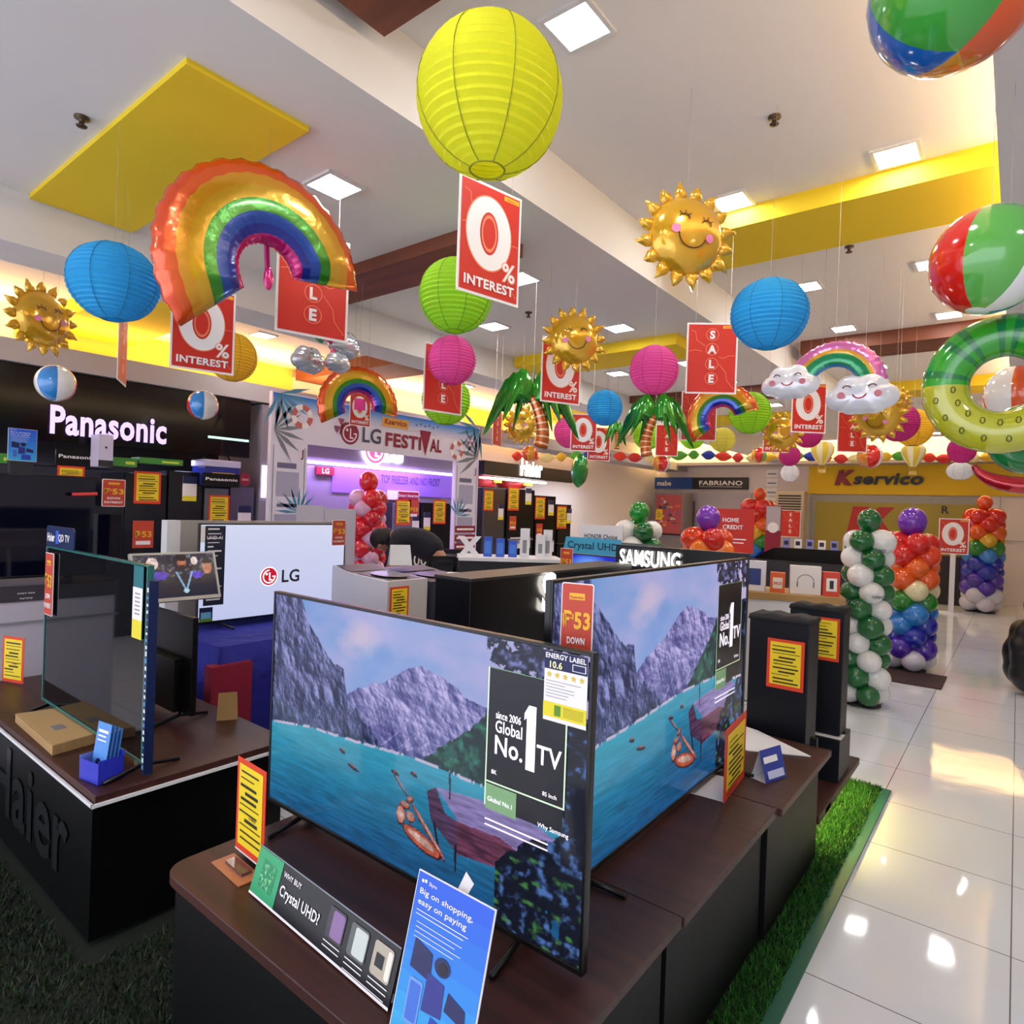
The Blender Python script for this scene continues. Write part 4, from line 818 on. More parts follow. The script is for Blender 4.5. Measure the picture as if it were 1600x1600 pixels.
# hot air balloon cut-outs
for k, (px, py, lb) in enumerate(((1285, 708, 'left yellow paper hot air balloon in the garland above yellow wall'), (1427, 711, 'right yellow paper hot air balloon in the garland above yellow wall'))):
    t = hang('paper_air_balloon', lb, 'paper decoration', px, py, 7.6, None, 'paper hot air balloons', 0, top=.14)
    m = MB()
    for q in range(6):
        a0 = PI*q/6; m2 = mat('air_a', '#e9c83a', .7) if q % 2 else mat('air_b', '#efe6b8', .7)
        pr = [(.135*math.sin(PI*.5*(1-i/10))**.8+.02, .12-.24*i/10) for i in range(0)]
    prof = [(.02, .14), (.09, .125), (.128, .07), (.125, .01), (.09, -.06), (.045, -.12), (.03, -.14)]
    m.lathe(prof, M_CY, 12, (0, 0, 0), True, lambda i, j: mat('air_a', '#e9c83a', .7) if j % 2 else mat('air_b', '#efe6b8', .7)); m.obj('envelope', t)
    MB().box(-.04, .04, -.03, .03, -.235, -.195, mat('air_c', '#d8b060', .7)).tube([(-.035, 0, -.2), (-.04, 0, -.13)], .003, M_STR, 4).tube([(.035, 0, -.2), (.04, 0, -.13)], .003, M_STR, 4).obj('basket', t)
# garland
gc = ['#e23a24', '#2c3f9c', '#56a832', '#e8b42c', '#e8d28a', '#d4302a']
pts = []
for i in range(34): px = 808+23.0*i; py = 713+5*math.sin(i*.9)*.5+(2 if px > 1200 else 0); pts.append((px, py))
g = thing('garland', 'garland of coloured paper puffs strung across the back above the wall signs', 'garland', dp(1200, 715, 9.3))
G0 = Vector(g.location); P = [dp(x, y, 9.6 if x < 1000 else 9.3)-G0 for x, y in pts]
MB().tube(P, .004, M_STR, 4).obj('cord', g)
pm_ = {}
for i, q in enumerate(P):
    c = gc[(i*5+i//6) % 6]
    if c not in pm_:
        o = MB().lathe([(.004, -.14), (.035, -.10), (.07, -.04), (.075, 0), (.07, .04), (.035, .10), (.004, .14)], mat('puff_'+c, c, .8), 10).obj('paper_puff', g, q); pm_[c] = o.data
    else: o = part('paper_puff', pm_[c], g, q)
    d_ = (P[min(i+1, len(P)-1)]-P[max(0, i-1)]); o.rotation_euler = Vector(d_).to_track_quat('Z', 'Y').to_euler(); o.scale = (.95, .95, .6+.35*((i*7) % 3)/2)
# red hanging signs
SG = {}
def sign_geo(kind):
    m = MB(); w, h = .36, .51; m.box(-w/2, w/2, 0, .004, -h/2, h/2, M_WP)
    for side in (1, -1):
        b0 = len(m.v); e = .012; y = -.0012
        m.rect(-w/2+e, w/2-e, -h/2+e, h/2-e, M_RED, y); y -= .0012
        for pp in ([(-w*.42, .2), (-.12, .19), (-.11, .13), (-.05, .09)], [(w*.45, .02), (.12, .02), (.08, .0), (.05, .01)], [(.05, -.04), (.1, -.1), (.11, -.16), (.16, -.22)], [(-w*.45, .05), (-.12, .06), (-.07, .05)]):
            for i in range(len(pp)-1):
                (xa, za), (xb, zb) = pp[i], pp[i+1]; dx, dz = xb-xa, zb-za; L = math.hypot(dx, dz); nx, nz = -dz/L*.0017, dx/L*.0017
                m.poly([(xa+nx, za+nz), (xa-nx, za-nz), (xb-nx, zb-nz), (xb+nx, zb+nz)], M_LR, y)
        m.rect(w*.2, w*.45, h*.42, h*.46, M_YO, y).text('Kservico', w*.325, h*.427, h*.028, M_RED, y-.001, .02)
        if kind == '0':
            m.ring(-.01, .035, .09, .133, M_LR, y-.0004, k=1.28, n=40).ring(-.01, .035, .052, .128, M_WP, y-.001, k=1.28, n=40).disc(-.01, .035, .053, M_RED, y-.0012, 30, .096).ring(-.01, .035, .036, .044, M_LR, y-.0018, k=1.9, n=30)
            m.text('%', .11, -.155, .12, M_LR, y-.002, .04).text('%', .11, -.152, .115, M_WP, y-.003, .018).text('INTEREST', 0, -.215, .058, M_WP, y-.003, .035, fit=.29)
        else:
            for i, ch in enumerate('SALE'):
                z = .17-.105*i; m.ring(0, z, .041, .045, M_LR, y-.001, n=24).text(ch, 0, z-.028, .078, M_WP, y-.002, .045)
        if side == 1: m1 = len(m.v)
        if side == -1:
            for i in range(b0, len(m.v)): x, yy, z = m.v[i]; m.v[i] = (-x, .004-yy, z)
    return m
def sign(kind, label, px, py, d, s=1, phi=0, string=True, roll=0):
    p = dp(px, py, d); t = thing('hanging_sign', label, 'sign', p, face_cam(p)+R(phi), 'red hanging sale and interest signs')
    if kind not in SG: o = sign_geo(kind).obj('board', t); SG[kind] = o.data
    else: o = part('board', SG[kind], t)
    o.scale = (s, s, s)
    cz = ceil_z(p.x, p.y)
    if string: MB().tube([(-.12*s, 0, .25*s), (-.12*s, 0, cz-p.z)], .001, M_STR, 4).obj('string', t); MB().tube([(.12*s, 0, .25*s), (.12*s, 0, cz-p.z)], .001, M_STR, 4).obj('string', t)
sign('0', 'large red zero percent interest sign under the biggest yellow-green lantern', 766, 379, 2.85, .98, 38); sign('S', 'red SALE sign partly behind the largest rainbow balloon', 490, 446, 3.3, 1.04, 18)
sign('0', 'red zero percent sign below the left leg of the largest rainbow', 318, 515, 3.25, .83, 10); sign('S', 'red SALE sign left of the blue lantern at right', 1112, 560, 4.15, .90, 12)
sign('0', 'red zero percent sign behind the second gold sun balloon', 877, 580, 4.25, .84, 30); sign('S', 'red SALE sign hanging behind the central pink lantern', 693, 593, 4.3, .88, 35)
sign('0', 'small red zero percent sign left of the small blue lantern', 912, 676, 5.8, .66, 10); sign('0', 'faded small zero percent sign behind and right of another, under blue lantern', 936, 694, 7.0, .72, 20)
sign('0', 'red zero percent sign between the clouds of the pastel rainbow', 1264, 637, 4.6, .71, 28); sign('0', 'zero percent sign mostly hidden behind a gold sun at right', 1213, 680, 6.0, .64, 10)
sign('S', 'red SALE sign below the right cloud of the pastel rainbow', 1332, 675, 5.0, .62, 22); sign('S', 'red SALE sign beside the trunk of the second palm balloon', 1042, 688, 6.2, .60, 10)
sign('S', 'red SALE sign seen nearly edge-on below the left blue lantern', 192, 545, 3.4, .72, 81); sign('S', 'narrow red SALE sign seen edge-on right of the festival banner', 777, 669, 6.0, .66, 70)
sign('S', 'red sign behind the tilted rainbow, only its left edge showing', 1092, 650, 5.4, .82, 10); sign('0', 'small zero percent sign seen through the arch of the banner rainbow', 563, 640, 4.9, .50, 30)
# ================================================ BALLOON COLUMNS
BM = {}
def bal_mesh(col, parent):
    if col not in BM:
        r = 1; pr = []
        for i in range(13):
            a = PI*i/12; pr.append((max(.001, math.sin(a)*(1-.10*(1-math.cos(a))*.5)), -math.cos(a)*1.06))
        pr += [(.05, 1.10), (.09, 1.16)]
        o = MB().lathe(pr, latex(col, col), 16).obj('balloon', parent); BM[col] = o.data; bpy.data.objects.remove(o)
    return BM[col]
def column(label, base, H, rb, layers, top=None, per=4, off=None, z0=0, group=None, twist=45, spread=1.28):
    t = thing('balloon_column', label, 'balloon column', base, face_cam(base), group); n = len(layers); dz = (H-2*rb)/(n-1)
    MB().tube([(0, 0, .02), (0, 0, H-rb)], .012, M_WHITE, 8).obj('pole', t)
    for i, L in enumerate(layers):
        z = rb+dz*i
        for k in range(per):
            a = R(20+twist*i+360*k/per); c = L[k % len(L)]; jr = 1+.06*math.sin(i*3.1+k*1.7)
            d_ = Vector((math.cos(a), math.sin(a), .10*(-1)**k)); o = part('balloon', bal_mesh(c, t), t, (rb*spread*math.cos(a), rb*spread*math.sin(a), z), (0, 0, 0), rb*jr)
            o.rotation_euler = (-d_).to_track_quat('Z', 'Y').to_euler()
    if top: c, r = top; o = part('balloon', bal_mesh(c, t), t, (0, 0, H+r*.7), (PI, 0, 0), r)
    MB().lathe([(rb*1.4, 0), (rb*1.4, .012), (.01, .014)], M_DARK, 20).obj('base', t)
    return t
GN, WH = '#12642c', '#e4e4e2'
p = xy(1347, 1100, 0); t = column('green and white balloon column by the tiled walkway', (p.x, p.y, 0), 1.53, .105, [[GN, WH, GN, WH] if i % 2 else [WH, GN, WH, GN] for i in range(10)], (GN, .10), spread=1.02)
for (u, z) in ((.03, 1.56), (.09, .95), (-.1, .9), (.08, 1.34)): MB().text('OPPO', 0, 0, .035, mat('oppo_ink', '#1c3a28', .4), 0, .03).obj('lettering', t, (u, -.225, z))
RD, OR, YL, GE, SK, BU, VI, WT = '#d01c14', '#e65a12', '#e3d9a8', '#1f7a1c', '#2a7cc8', '#1424a0', '#4a22a0', '#cfc9d4'
p = xy(1420, 1046, 0); column('rainbow balloon column with purple top behind the green and white one', (p.x-.02, p.y, 0), 1.50, .13, [[WT], [VI], [BU], [BU, SK, BU, BU], [SK], [GE], [YL], [OR], ['#e8641a'], [RD, '#e0401a'], [RD]], ('#6a2aa8', .15), spread=1.12)
p = xy(1532, 956, 0); column('farther rainbow balloon column near the right wall, orange top', (p.x, p.y, 0), 1.92, .165, [[WT], ['#c8c4d0'], [VI], [VI], [BU], [BU], [SK], [GE], ['#d8a820'], ['#e05a10'], [RD], [RD]], ('#e0501a', .13), spread=1.05)
p = dp(1180, 960, 12.2); column('tall rainbow balloon column at back beside the red credit banner', (p.x, p.y, 0), 1.95, .16, [[WT], [VI], [VI], [BU], [BU], [SK, BU, BU, SK], [GE], ['#d8a820'], ['#e05a10'], [RD], [RD]], ('#e0501a', .12), spread=1.05)
p = dp(993, 960, 6.5); column('green and white balloon cluster column behind the glowing letters', (p.x, p.y, 0), 1.53, .11, [[GN, WH, GN, WH] if i % 2 else [WH, '#1f8a2c', WH, GN] for i in range(9)], ('#1f8a2c', .105), spread=1.2)
p = dp(1101, 960, 7.0); column('balloon column with purple top and orange tiers behind the glowing letters', (p.x, p.y, 0), 1.47, .13, [[WT], [VI], [BU], [BU], [SK], [GE], [YL], ['#ee7a1c'], ['#f08a28'], ['#ee7a1c'], [RD, '#e0401a']], ('#7a34b8', .135), spread=1.15)
p = dp(569, 960, 8.3); column('red and clear pink balloon column standing at the festival gate', (p.x, p.y, 0), 1.78, .125, [['#c8142a', '#d8a8c8', '#d41c30', '#d41c30'] if i % 2 else ['#d8a8c8', '#d41c24', '#c8142a', '#d8a8c8'] for i in range(13)], ('#d01c20', .13), spread=1.0)

# ================================================ LEFT SIDE SHOWS
XF = -7.05
def on_wall(px0, py0, px1, X=XF):   # left-top corner & right limit measured on the plane x = X
    a = yz(px0, py0, X); b = yz(px1, py0, X); return a.y, b.y, a.z
# header of the first bay
t = thing('bay_header', 'glossy black header with glowing lilac letters over the left bay', 'shop fascia', (XF, -1.5, 0), R(90))
zt = 2.73; zb = yz(100, 690, XF).z
MB().box(0, yz(392, 640, XF).y+1.5, 0, .12, zb, zt, mat('header_gloss', '#08070a', .12, spec=.25)).obj('panel', t)
a = yz(76, 672, XF); b_ = yz(258, 685, XF)
MB().text('Panasonic', (a.y+b_.y)/2+1.5, a.z-.02, .36, mat('lilac_letters', '#c8b0f0', .5, emit=.62, ecol='#c4aaf2'), -.03, .03, fit=(b_.y-a.y)).obj('lit_letters', t)
MB().box(yz(325, 680, XF).y+1.5, yz(388, 690, XF).y+1.5, -.01, 0, yz(325, 682, XF).z-.015, yz(325, 682, XF).z+.01, mat('led_green', '#a8e0d0', .5, emit=.7)).obj('light_bar', t)
# back shelf zone wall of bay
MB_ = MB().box(XW+.01, XW+.05, -1.5, yz(395, 700, XF).y, 0, 2.7, mat('bay_dark', '#1b1a22', .5)); tag(MB_.obj('back_panel'), 'dark back wall panel of the left bay behind its fridges', 'panel')
t = thing('pillar_panel', 'pale grey pillar panel between left bay and festival gate', 'panel', (XF+.02, yz(404, 700, XF).y, 0), R(90))
MB().box(.02, .50, 0, .8, 0, 2.72, mat('pillar_grey', '#8d8794', .6)).obj('column', t); MB().box(.04, .24, -.03, 0, 1.62, 2.0, mat('led_lilac', '#f0dcff', .5, emit=1.3)).obj('light_panel', t)
# fridges
def fridge(label, px0, px1, py, X, col, split=.62, cards=(), h=None, d=.65, name='refrigerator', freezer_top=True, strip=False):
    y0, y1, z = on_wall(px0, py, px1, X); w = y1-y0; h = h or z
    t = thing(name, label, 'refrigerator', (X, y0, 0), R(90), None); bm = mat('fridge_'+col, col, .22, .35, spec=.6); sp = h*split
    MB().box(0, w, .05, d, .03, h, mat('fridge_side', '#2a2a30', .4)).obj('cabinet', t)
    dr = MB().box(.004, w-.004, 0, .048, .06, sp-.006, bm).obj('door', t, bevel=.006); MB().box(.004, w-.004, 0, .048, sp+.006, h, bm).obj('door', t, bevel=.006)
    MB().box(.03, w-.03, -.012, 0, sp-.05, sp-.02, M_SILVER if strip else M_BLK).obj('handle', dr)
    MB().box(.04, w-.04, .05, d*.8, 0, .03, M_BLK).obj('foot', t)
    for i, (kind, cx, cz, cw, ch) in enumerate(cards):
        m = MB()
        if kind == 'y': card_geo(m, cw, ch, cx*w, cz*h, -.006, i+3); m.obj('price_card', t)
        elif kind == 'r': m.box(cx*w-cw/2, cx*w+cw/2, -.006, -.003, cz*h, cz*h+ch, M_BR).text('₱53', cx*w, cz*h+ch*.4, ch*.3, M_YO, -.009, .03, fit=cw*.8).rect(cx*w-cw*.35, cx*w+cw*.35, cz*h+ch*.12, cz*h+ch*.26, M_WP, -.009).obj('payment_flag', t)
        elif kind == 'e': m.box(cx*w-cw/2, cx*w+cw/2, -.006, -.003, cz*h, cz*h+ch, M_WP).rect(cx*w-cw/2, cx*w+cw/2, cz*h+ch*.7, cz*h+ch, mat('label_navy'), -.008).rect(cx*w-cw/2, cx*w+cw/2, cz*h, cz*h+ch*.2, mat('label_yellow'), -.008).obj('energy_label', t)
        elif kind == 'w': m.rect(cx*w-cw/2, cx*w+cw/2, cz*h, cz*h+ch, M_WHITE, -.006).text('35% OFF', cx*w, cz*h+ch*.45, ch*.35, M_DARK, -.009, .02, fit=cw*.8).obj('leaflet', t)
    return t
BK = '#17181e'
fridge('black refrigerator in the left bay with a price card and red flag', 196, 262, 738, XF, BK, .5, (('y', .52, .83, .26, .33), ('r', .45, .58, .2, .28)))
fridge('black refrigerator in the left bay with only an energy label', 264, 318, 735, XF, '#1b1c24', .5, (('e', .6, .83, .15, .27),))
fridge('silver refrigerator at right of left bay under the blue cooler', 320, 358, 762, XF, '#6c6c74', .45, (('y', .6, .75, .24, .35), ('r', .3, .55, .2, .25)))
fridge('grey refrigerator beside the pillar panel in left bay', 360, 398, 760, XF, '#56525e', .5, (('e', .6, .72, .16, .27),))
fridge('silver refrigerator inside the festival gate behind the bending person', 616, 656, 786, -7.15, '#777882', .45, (('y', .35, .8, .3, .38), ('r', .75, .86, .2, .28), ('e', .85, .72, .14, .28)), d=.27)
fridge('black two door refrigerator inside the festival gate', 658, 705, 785, -7.15, '#15161e', .45, (('y', .6, .8, .28, .38), ('e', .2, .74, .14, .28)), strip=True, d=.27)
fridge('grey refrigerator right of the gate below a red bucket', 757, 790, 762, -7.1, '#56504c', .55, (('y', .2, .8, .25, .35), ('e', .8, .72, .14, .28)))
fridge('black refrigerator under the glowing header, second from the gate', 794, 836, 763, -7.1, BK, .55, (('y', .2, .8, .32, .42), ('e', .75, .86, .18, .3), ('w', .5, .45, .6, .2), ('r', .2, .62, .2, .25)), strip=True)
fridge('black refrigerator under the glowing header, third from the gate', 838, 869, 774, -7.1, '#131319', .55, (('y', .2, .76, .32, .42), ('e', .75, .8, .18, .3), ('w', .5, .42, .6, .2), ('r', .2, .58, .2, .25)), strip=True)
fridge('last black refrigerator at the far end under glowing header', 873, 893, 788, -7.1, '#1b1b22', .55, (('y', .25, .72, .35, .45), ('e', .8, .78, .2, .3)))
# things on and around the left bay
def wall_item(name, label, cat_, px0, py0, px1, py1, X, depth, build, group=None):
    a = yz(px0, py0, X); b = yz(px1, py1, X); w = b.y-a.y; h = a.z-b.z
    t = thing(name, label, cat_, (X, a.y, b.z), R(90), group); build(t, w, h); return t
def f_poster(t, w, h): m = blue_poster(MB(), w, h); m.obj('board', t); MB().box(w*.1, w*.9, .003, .05, -.085, .01, M_DARK).obj('foot', t)
wall_item('leaflet_stand', 'violet-lit leaflet poster standing on the black television at left', 'sign', 13, 668, 57, 722, -4.78, .02, f_poster)
def f_pana(t, w, h): MB().box(0, w, 0, .03, 0, h, M_BLACK).text('Panasonic', w/2, h*.45, h*.3, M_WP, -.003, .02, fit=w*.88).obj('board', t)
wall_item('brand_board', 'small black lettered board above the left black television', 'sign', 88, 700, 151, 730, XF+.05, .03, f_pana)
wall_item('brand_board', 'black lettered board in front of the blue cooler', 'sign', 318, 738, 374, 762, XF+.152, .03, f_pana)
def f_disp(t, w, h): MB().box(0, w, 0, .2, 0, h, mat('lilac_white', '#c9c2dc', .4)).rect(0, w, 0, h*.2, M_DARK, -.002).disc(w*.5, h*.6, w*.08, M_DARK, -.003).obj('body', t)
wall_item('dispenser', 'tall pale box with dark foot on the shelf of the left bay', 'appliance', 155, 678, 176, 730, XF+.26, .2, f_disp)
def f_cool(t, w, h):
    MB().box(0, w, 0, .3, 0, h*.72, mat('cooler_blue', '#1c2a8a', .4)).obj('body', t, bevel=.01); MB().box(-.01, w+.01, -.01, .31, h*.72, h, mat('cooler_white', '#bdb8d8', .4)).obj('lid', t, bevel=.01)
    MB().tube([(w*.05, .15, h*.9), (w*.2, .15, h*1.25), (w*.8, .15, h*1.25), (w*.95, .15, h*.9)], .012, M_BLK, 6).obj('handle', t); MB().rect(w*.2, w*.85, h*.3, h*.5, M_YO, -.004).obj('sticker', t)
wall_item('cooler', 'blue cooler box with pale lid on top of the silver refrigerator', 'cooler', 321, 717, 374, 760, XF+.12, .3, f_cool)
def f_card(t, w, h): card_geo(MB(), w, h, w/2, 0, 0, 9).obj('card_face', t)
wall_item('price_card', 'small yellow price card above the left black television', 'price card', 90, 727, 132, 748, XF+.08, .01, f_card)
def f_shelf(t, w, h): MB().box(0, w, 0, .5, 0, h, mat('shelf_dark', '#2b2a34', .4)).obj('board', t)
wall_item('wall_shelf', 'dark shelf board running under the header of the left bay', 'shelf', 1, 722, 196, 732, XF+.02, .5, f_shelf)
for lb, a_ in (('bright green box on the shelf near a pale dispenser', (178, 714, 214, 730)), ('lime green box on top of the black refrigerator', (218, 714, 286, 728)), ('green box at the far left end of the shelf', (0, 708, 11, 724))):
    wall_item('green_box', lb, 'box', *a_, XF+.1, .2, lambda t, w, h: MB().box(0, w, 0, .2, 0, h, mat('box_green', '#3f8a34', .4)).rect(w*.5, w*.9, h*.25, h*.6, mat('box_lime', '#c0d84a', .4), -.003).obj('carton', t), 'green boxes in the left bay')
def f_flag(t, w, h): flag53('', (w/2, 0, 0), 0, w, h, parent=t); MB().tube([(-w*.2, 0, h*.45), (-w*1.2, 0, h*.4)], .012, M_RED, 6).obj('tag', t)
wall_item('payment_sign', 'red P53 payment sign at right top corner of left black television', 'sign', 160, 748, 195, 792, -4.74, .01, f_flag)
wall_item('round_badge', 'round crimson badge beside the lettered cooler board', 'badge', 375, 738, 391, 760, XF+.155, .01, lambda t, w, h: MB().prism([(w/2+w/2*math.cos(2*PI*i/24), h/2+h/2*math.sin(2*PI*i/24)) for i in range(24)], 0, .01, M_MAR).text('CU-U', w/2, h*.42, h*.2, M_WP, -.003, .02).obj('disc', t))
# big black television on white cabinet at far left
t = tv('big dark television at left edge with a glowing reflection, on a grey cabinet', (-4.8, .35, 1.075), R(90), 1.43, .62, None, stand=.05, off=mat('dark_screen', '#0b0f24', .05, .4, spec=.9))
t = thing('media_cabinet', 'grey and white cabinet with text strip beneath the left dark television', 'cabinet', (-4.70, .30, 0), R(90))
MB().box(0, 1.5, 0, .5, .93, 1.02, mat('fascia_grey', '#3c3840', .4)).text('HD', .75, .965, .03, M_WP, -.003).text('smart view', .93, .975, .02, M_WP, -.003).text('warranty', .93, .945, .018, M_WP, -.003).obj('fascia', t)
MB().box(0.02, 1.48, .01, .5, .01, .929, mat('cabinet_pale', '#b9b6c4', .35)).box(.0, 1.5, -.01, .0, .80, .81, M_GREY).obj('body', t)
# white LG television on blue cloth table
wimg = np.ones((36, 64, 3)); U, V = np.meshgrid(np.linspace(0, 1, 64), np.linspace(0, 1, 36)); wimg = mixc(wimg*C3('#c3c9ee'), wimg*C3('#d6dbf4'), V)
t = tv('white-screened television with red round logo on a blue draped table', (-4.0, 1.935, .815), R(90), 1.09, .612, picture_mesh('screen', 1, 1, wimg, vcol_mat('white_screen', .44)), stand=.05)
def lg_logo(m, x, z, r, y, red, white):
    m.disc(x, z, r, white, y, 30).disc(x, z, r*.92, red, y-.001, 30).ring(x, z, r*.60, r*.72, white, y-.002, 90, 360, 30).disc(x-r*.28, z+r*.26, r*.12, white, y-.002, 12)
    m.rect(x+.0, x+r*.12, z-r*.32, z+r*.42, white, y-.002).rect(x+.0, x+r*.36, z-r*.42, z-r*.30, white, y-.002).rect(x+r*.38, x+r*.72, z-r*.06, z+r*.06, white, y-.002)
m = MB(); lr_ = mat('logo_red', '#c8102e', .4, emit=.25); lw = mat('logo_white', '#ffffff', .4, emit=.9); lg_logo(m, .475, .26, .065, -.003, lr_, lw); m.text('LG', .64, .215, .12, mat('logo_ink', '#2a2a34', .5), -.005, .02)
m.obj('screen_logo', t)
m = MB().rect(.03, .27, .02, .60, M_NAVY, -.003) if False else MB().rect(.028, .16, .10, .605, mat('spec_ink', '#22263c', .4), -.003).rect(.0, .028, .50, .605, M_WP, -.0035)
rs = random.Random(5)
for i in range(17): z = .58-.028*i; m.rect(.045, .045+rs.uniform(.03, .10), z, z+rs.choice([.006, .010]), M_WP, -.005)
m.text('UHD AI', .09, .52, .03, M_WP, -.006, .02).obj('spec_panel', t)
m = MB(); m.rect(.005, .09, .0, .09, mat('label_navy'), -.006).rect(.015, .08, .02, .06, mat('label_aqua', '#6fb8d8', .5), -.007).rect(.005, .09, 0, .02, mat('label_green'), -.007).obj('energy_label', t)
flag53('', (1.03, -.012, .46), 0, .12, .19, parent=t)
tag(MB().box(0, 1.3, .05, .13, 0, .67, mat('back_grey', '#a8a29c', .4)).box(-.001, .08, .049, .13, 0, .671, M_WHITE).obj('backing_board', None, (-4.14, yz(262, 812, -4.19).y, .775), R(90)), 'pale grey upright panel behind the white-screened television', 'panel')
t = thing('draped_table', 'table draped in deep blue cloth with crimson corner below the white screen', 'table', (-3.98, 2.6, 0))
cb = mat('blue_cloth', '#1c2296', .75, bump=(9, .6, .05)); 
def drape(x0, x1, y0, y1, z0, z1, m):
    b = MB(); pts = []; N = 60; per = [(x0, y0), (x1, y0), (x1, y1), (x0, y1)]; L = []
    for i in range(4):
        a, c = per[i], per[(i+1) % 4]
        for k in range(18): L.append((a[0]+(c[0]-a[0])*k/18, a[1]+(c[1]-a[1])*k/18))
    n = len(L); cx, cy = (x0+x1)/2, (y0+y1)/2
    for zi in range(5):
        q = zi/4
        for i, (x, y) in enumerate(L):
            s_ = 1+q*(.03+.03*math.sin(i*1.4)); b.v.append((cx+(x-cx)*s_, cy+(y-cy)*s_, z1-(z1-z0)*q))
    for zi in range(4):
        for i in range(n): b.f.append((zi*n+i, (zi+1)*n+i, (zi+1)*n+(i+1) % n, zi*n+(i+1) % n)); b.m.append(b.mi(m)); b.sm.append(True)
    b.f.append(tuple(range(n))); b.m.append(b.mi(m)); b.sm.append(False); return b
drape(-.32, .48, -.78, .18, .005, .76, cb).obj('cloth', t); MB().box(-.28, .42, -.72, .14, .71, .75, M_DARK).obj('tabletop', t)
MB().box(.44, .522, -.84, -.60, .02, .66, mat('crimson_cloth', '#8c1436', .8)).obj('crimson_panel', t)
tag(MB().box(-.02, .02, -.09, .09, 0, .015, M_BLK).obj('remote_control', None, (-3.62, 2.55, .762), R(20)), 'black remote control on the blue draped table', 'remote')
# tilting screen on stand with crowd picture
fi = np.zeros((54, 96, 3)); U, V = np.meshgrid(np.linspace(0, 1, 96), np.linspace(0, 1, 54)); n1 = fbm(U*9, V*7, 3); n2 = fbm(U*26, V*16, 6)
fi = mixc(np.ones((54, 96, 3))*C3('#1c1c30'), np.ones((54, 96, 3))*C3('#6a7a8c'), np.clip((n2-.5)*4*(V > .4), 0, 1))
for (u, v, a_, b2, c) in ((.58, .80, .055, .13, '#a8684c'), (.90, .66, .06, .15, '#b0765a'), (.22, .80, .07, .14, '#c8b4b0'), (.74, .84, .04, .10, '#d8c8c4'), (.30, .52, .09, .10, '#4a34b0'), (.74, .50, .09, .08, '#4a34b8'), (.12, .42, .04, .06, '#a87a5c')):
    e = ((U-u)/a_)**2+((V-v)/b2)**2 < 1; fi[e] = C3(c)*(.7+.6*n2[e][:, None])
e = (((U-.58)/.22)**2+((V-.12)/.42)**2 < 1) | (((U-.9)/.16)**2+((V-.15)/.36)**2 < 1); fi[e] = C3('#1d1c2a')
e = ((U-.58)/.07)**2+((V-.93)/.09)**2 < 1; fi[e] = C3('#20181c'); e = ((U-.90)/.065)**2+((V-.81)/.05)**2 < 1; fi[e] = C3('#241a1e'); e = ((U-.58)/.055)**2+((V-.70)/.05)**2 < 1; fi[e] = C3('#2c1c1c')
e = (np.abs(np.abs(U-.60)-.10*np.clip((V-.14)/.45, 0, 1)) < .012) & (V < .6) & (V > .16); fi[e] = C3('#7fa8c8'); e = ((U-.60)/.035)**2+((V-.14)/.05)**2 < 1; fi[e] = C3('#a8ccd8')
a = yz(214, 943, -3.42); b_ = yz(341, 928, -3.42)
t = tv('tilted white-framed screen showing a crowd, right of the glass-edged television', (-3.42, a.y, b_.z), R(90), b_.y-a.y, (b_.y-a.y)*.56, picture_mesh('screen', 1, 1, fi, vcol_mat('crowd_screen', .5)), frame=mat('cream_frame', '#c9c6c0', .4), bez=.012, tilt=R(-20))
MB().tube([(.12, .03, .1), (.12, .10, .05), (.12, .39, -.70)], .015, M_WHITE, 8).obj('stand_pole', t)

# ---- festival gate
XG = -6.5; g0 = yz(426, 610, XG); g1 = yz(750, 669, XG); zt = (g0.z+g1.z)/2; zb = yz(422, 687, XG).z; wG = g1.y-g0.y
t = thing('festival_gate', 'white beach themed festival gate with printed banner and two posts', 'gate', (XG, g0.y, 0), R(90))
m = MB().box(0, wG, 0, .06, zb, zt, mat('gate_white', '#e2deee', .5)); hB = zt-zb; y = -.002
for i in range(12):
    q = i/11; c = C3('#2a78d8')*(1-q)**1.4+C3('#cfd0e6')*(1-(1-q)**1.4); z1 = zt-.015-hB*.36*i/12; m.rect(.01, wG-.01, z1-hB*.36/12-.002, z1, mat('gb%d' % i, '#%02x%02x%02x' % tuple(int(v*255) for v in c), .5), y-.0002*i)
def lifebuoy(m, x, z, r, y, sx=1):
    for k in range(8): m.ring(x, z, r*.55, r, mat('buoy_red', '#c0625c', .5) if k % 2 else M_WP, y, 45*k, 45*k+45, 5)
def bball(m, x, z, r, y):
    for k in range(6): m.poly([(x, z)]+[(x+r*math.cos(R(60*k+12*i)), z+r*math.sin(R(60*k+12*i))) for i in range(6)], mat('bb_a', '#8c4a6c', .5) if k % 2 else mat('bb_b', '#e0d0dc', .5), y)
def frond(m, x, z, L, ang, y, mt):
    for k in range(7):
        a = R(ang+(k-3)*22); m.poly([(x, z), (x+L*.5*math.cos(a+.12), z+L*.5*math.sin(a+.12)), (x+L*math.cos(a), z+L*math.sin(a)), (x+L*.5*math.cos(a-.12), z+L*.5*math.sin(a-.12))], mt, y)
fg = mat('frond_grey', '#7a8088', .6); ft = mat('frond_teal', '#4f8fae', .6); y = -.006
frond(m, .08, zt-.02, .42, -50, y, ft); frond(m, .0+.03, zb+.12, .40, 10, y, fg); frond(m, wG-.03, zb+.1, .5, 150, y, fg); frond(m, wG-.03, zt-.03, .5, 215, y, ft)
lifebuoy(m, .38, zt-.24, .14, y-.001); lifebuoy(m, wG-.5, zb+.16, .14, y-.001); bball(m, .92, zb+.26, .10, y-.001); bball(m, wG-.22, zt-.23, .07, y-.001)
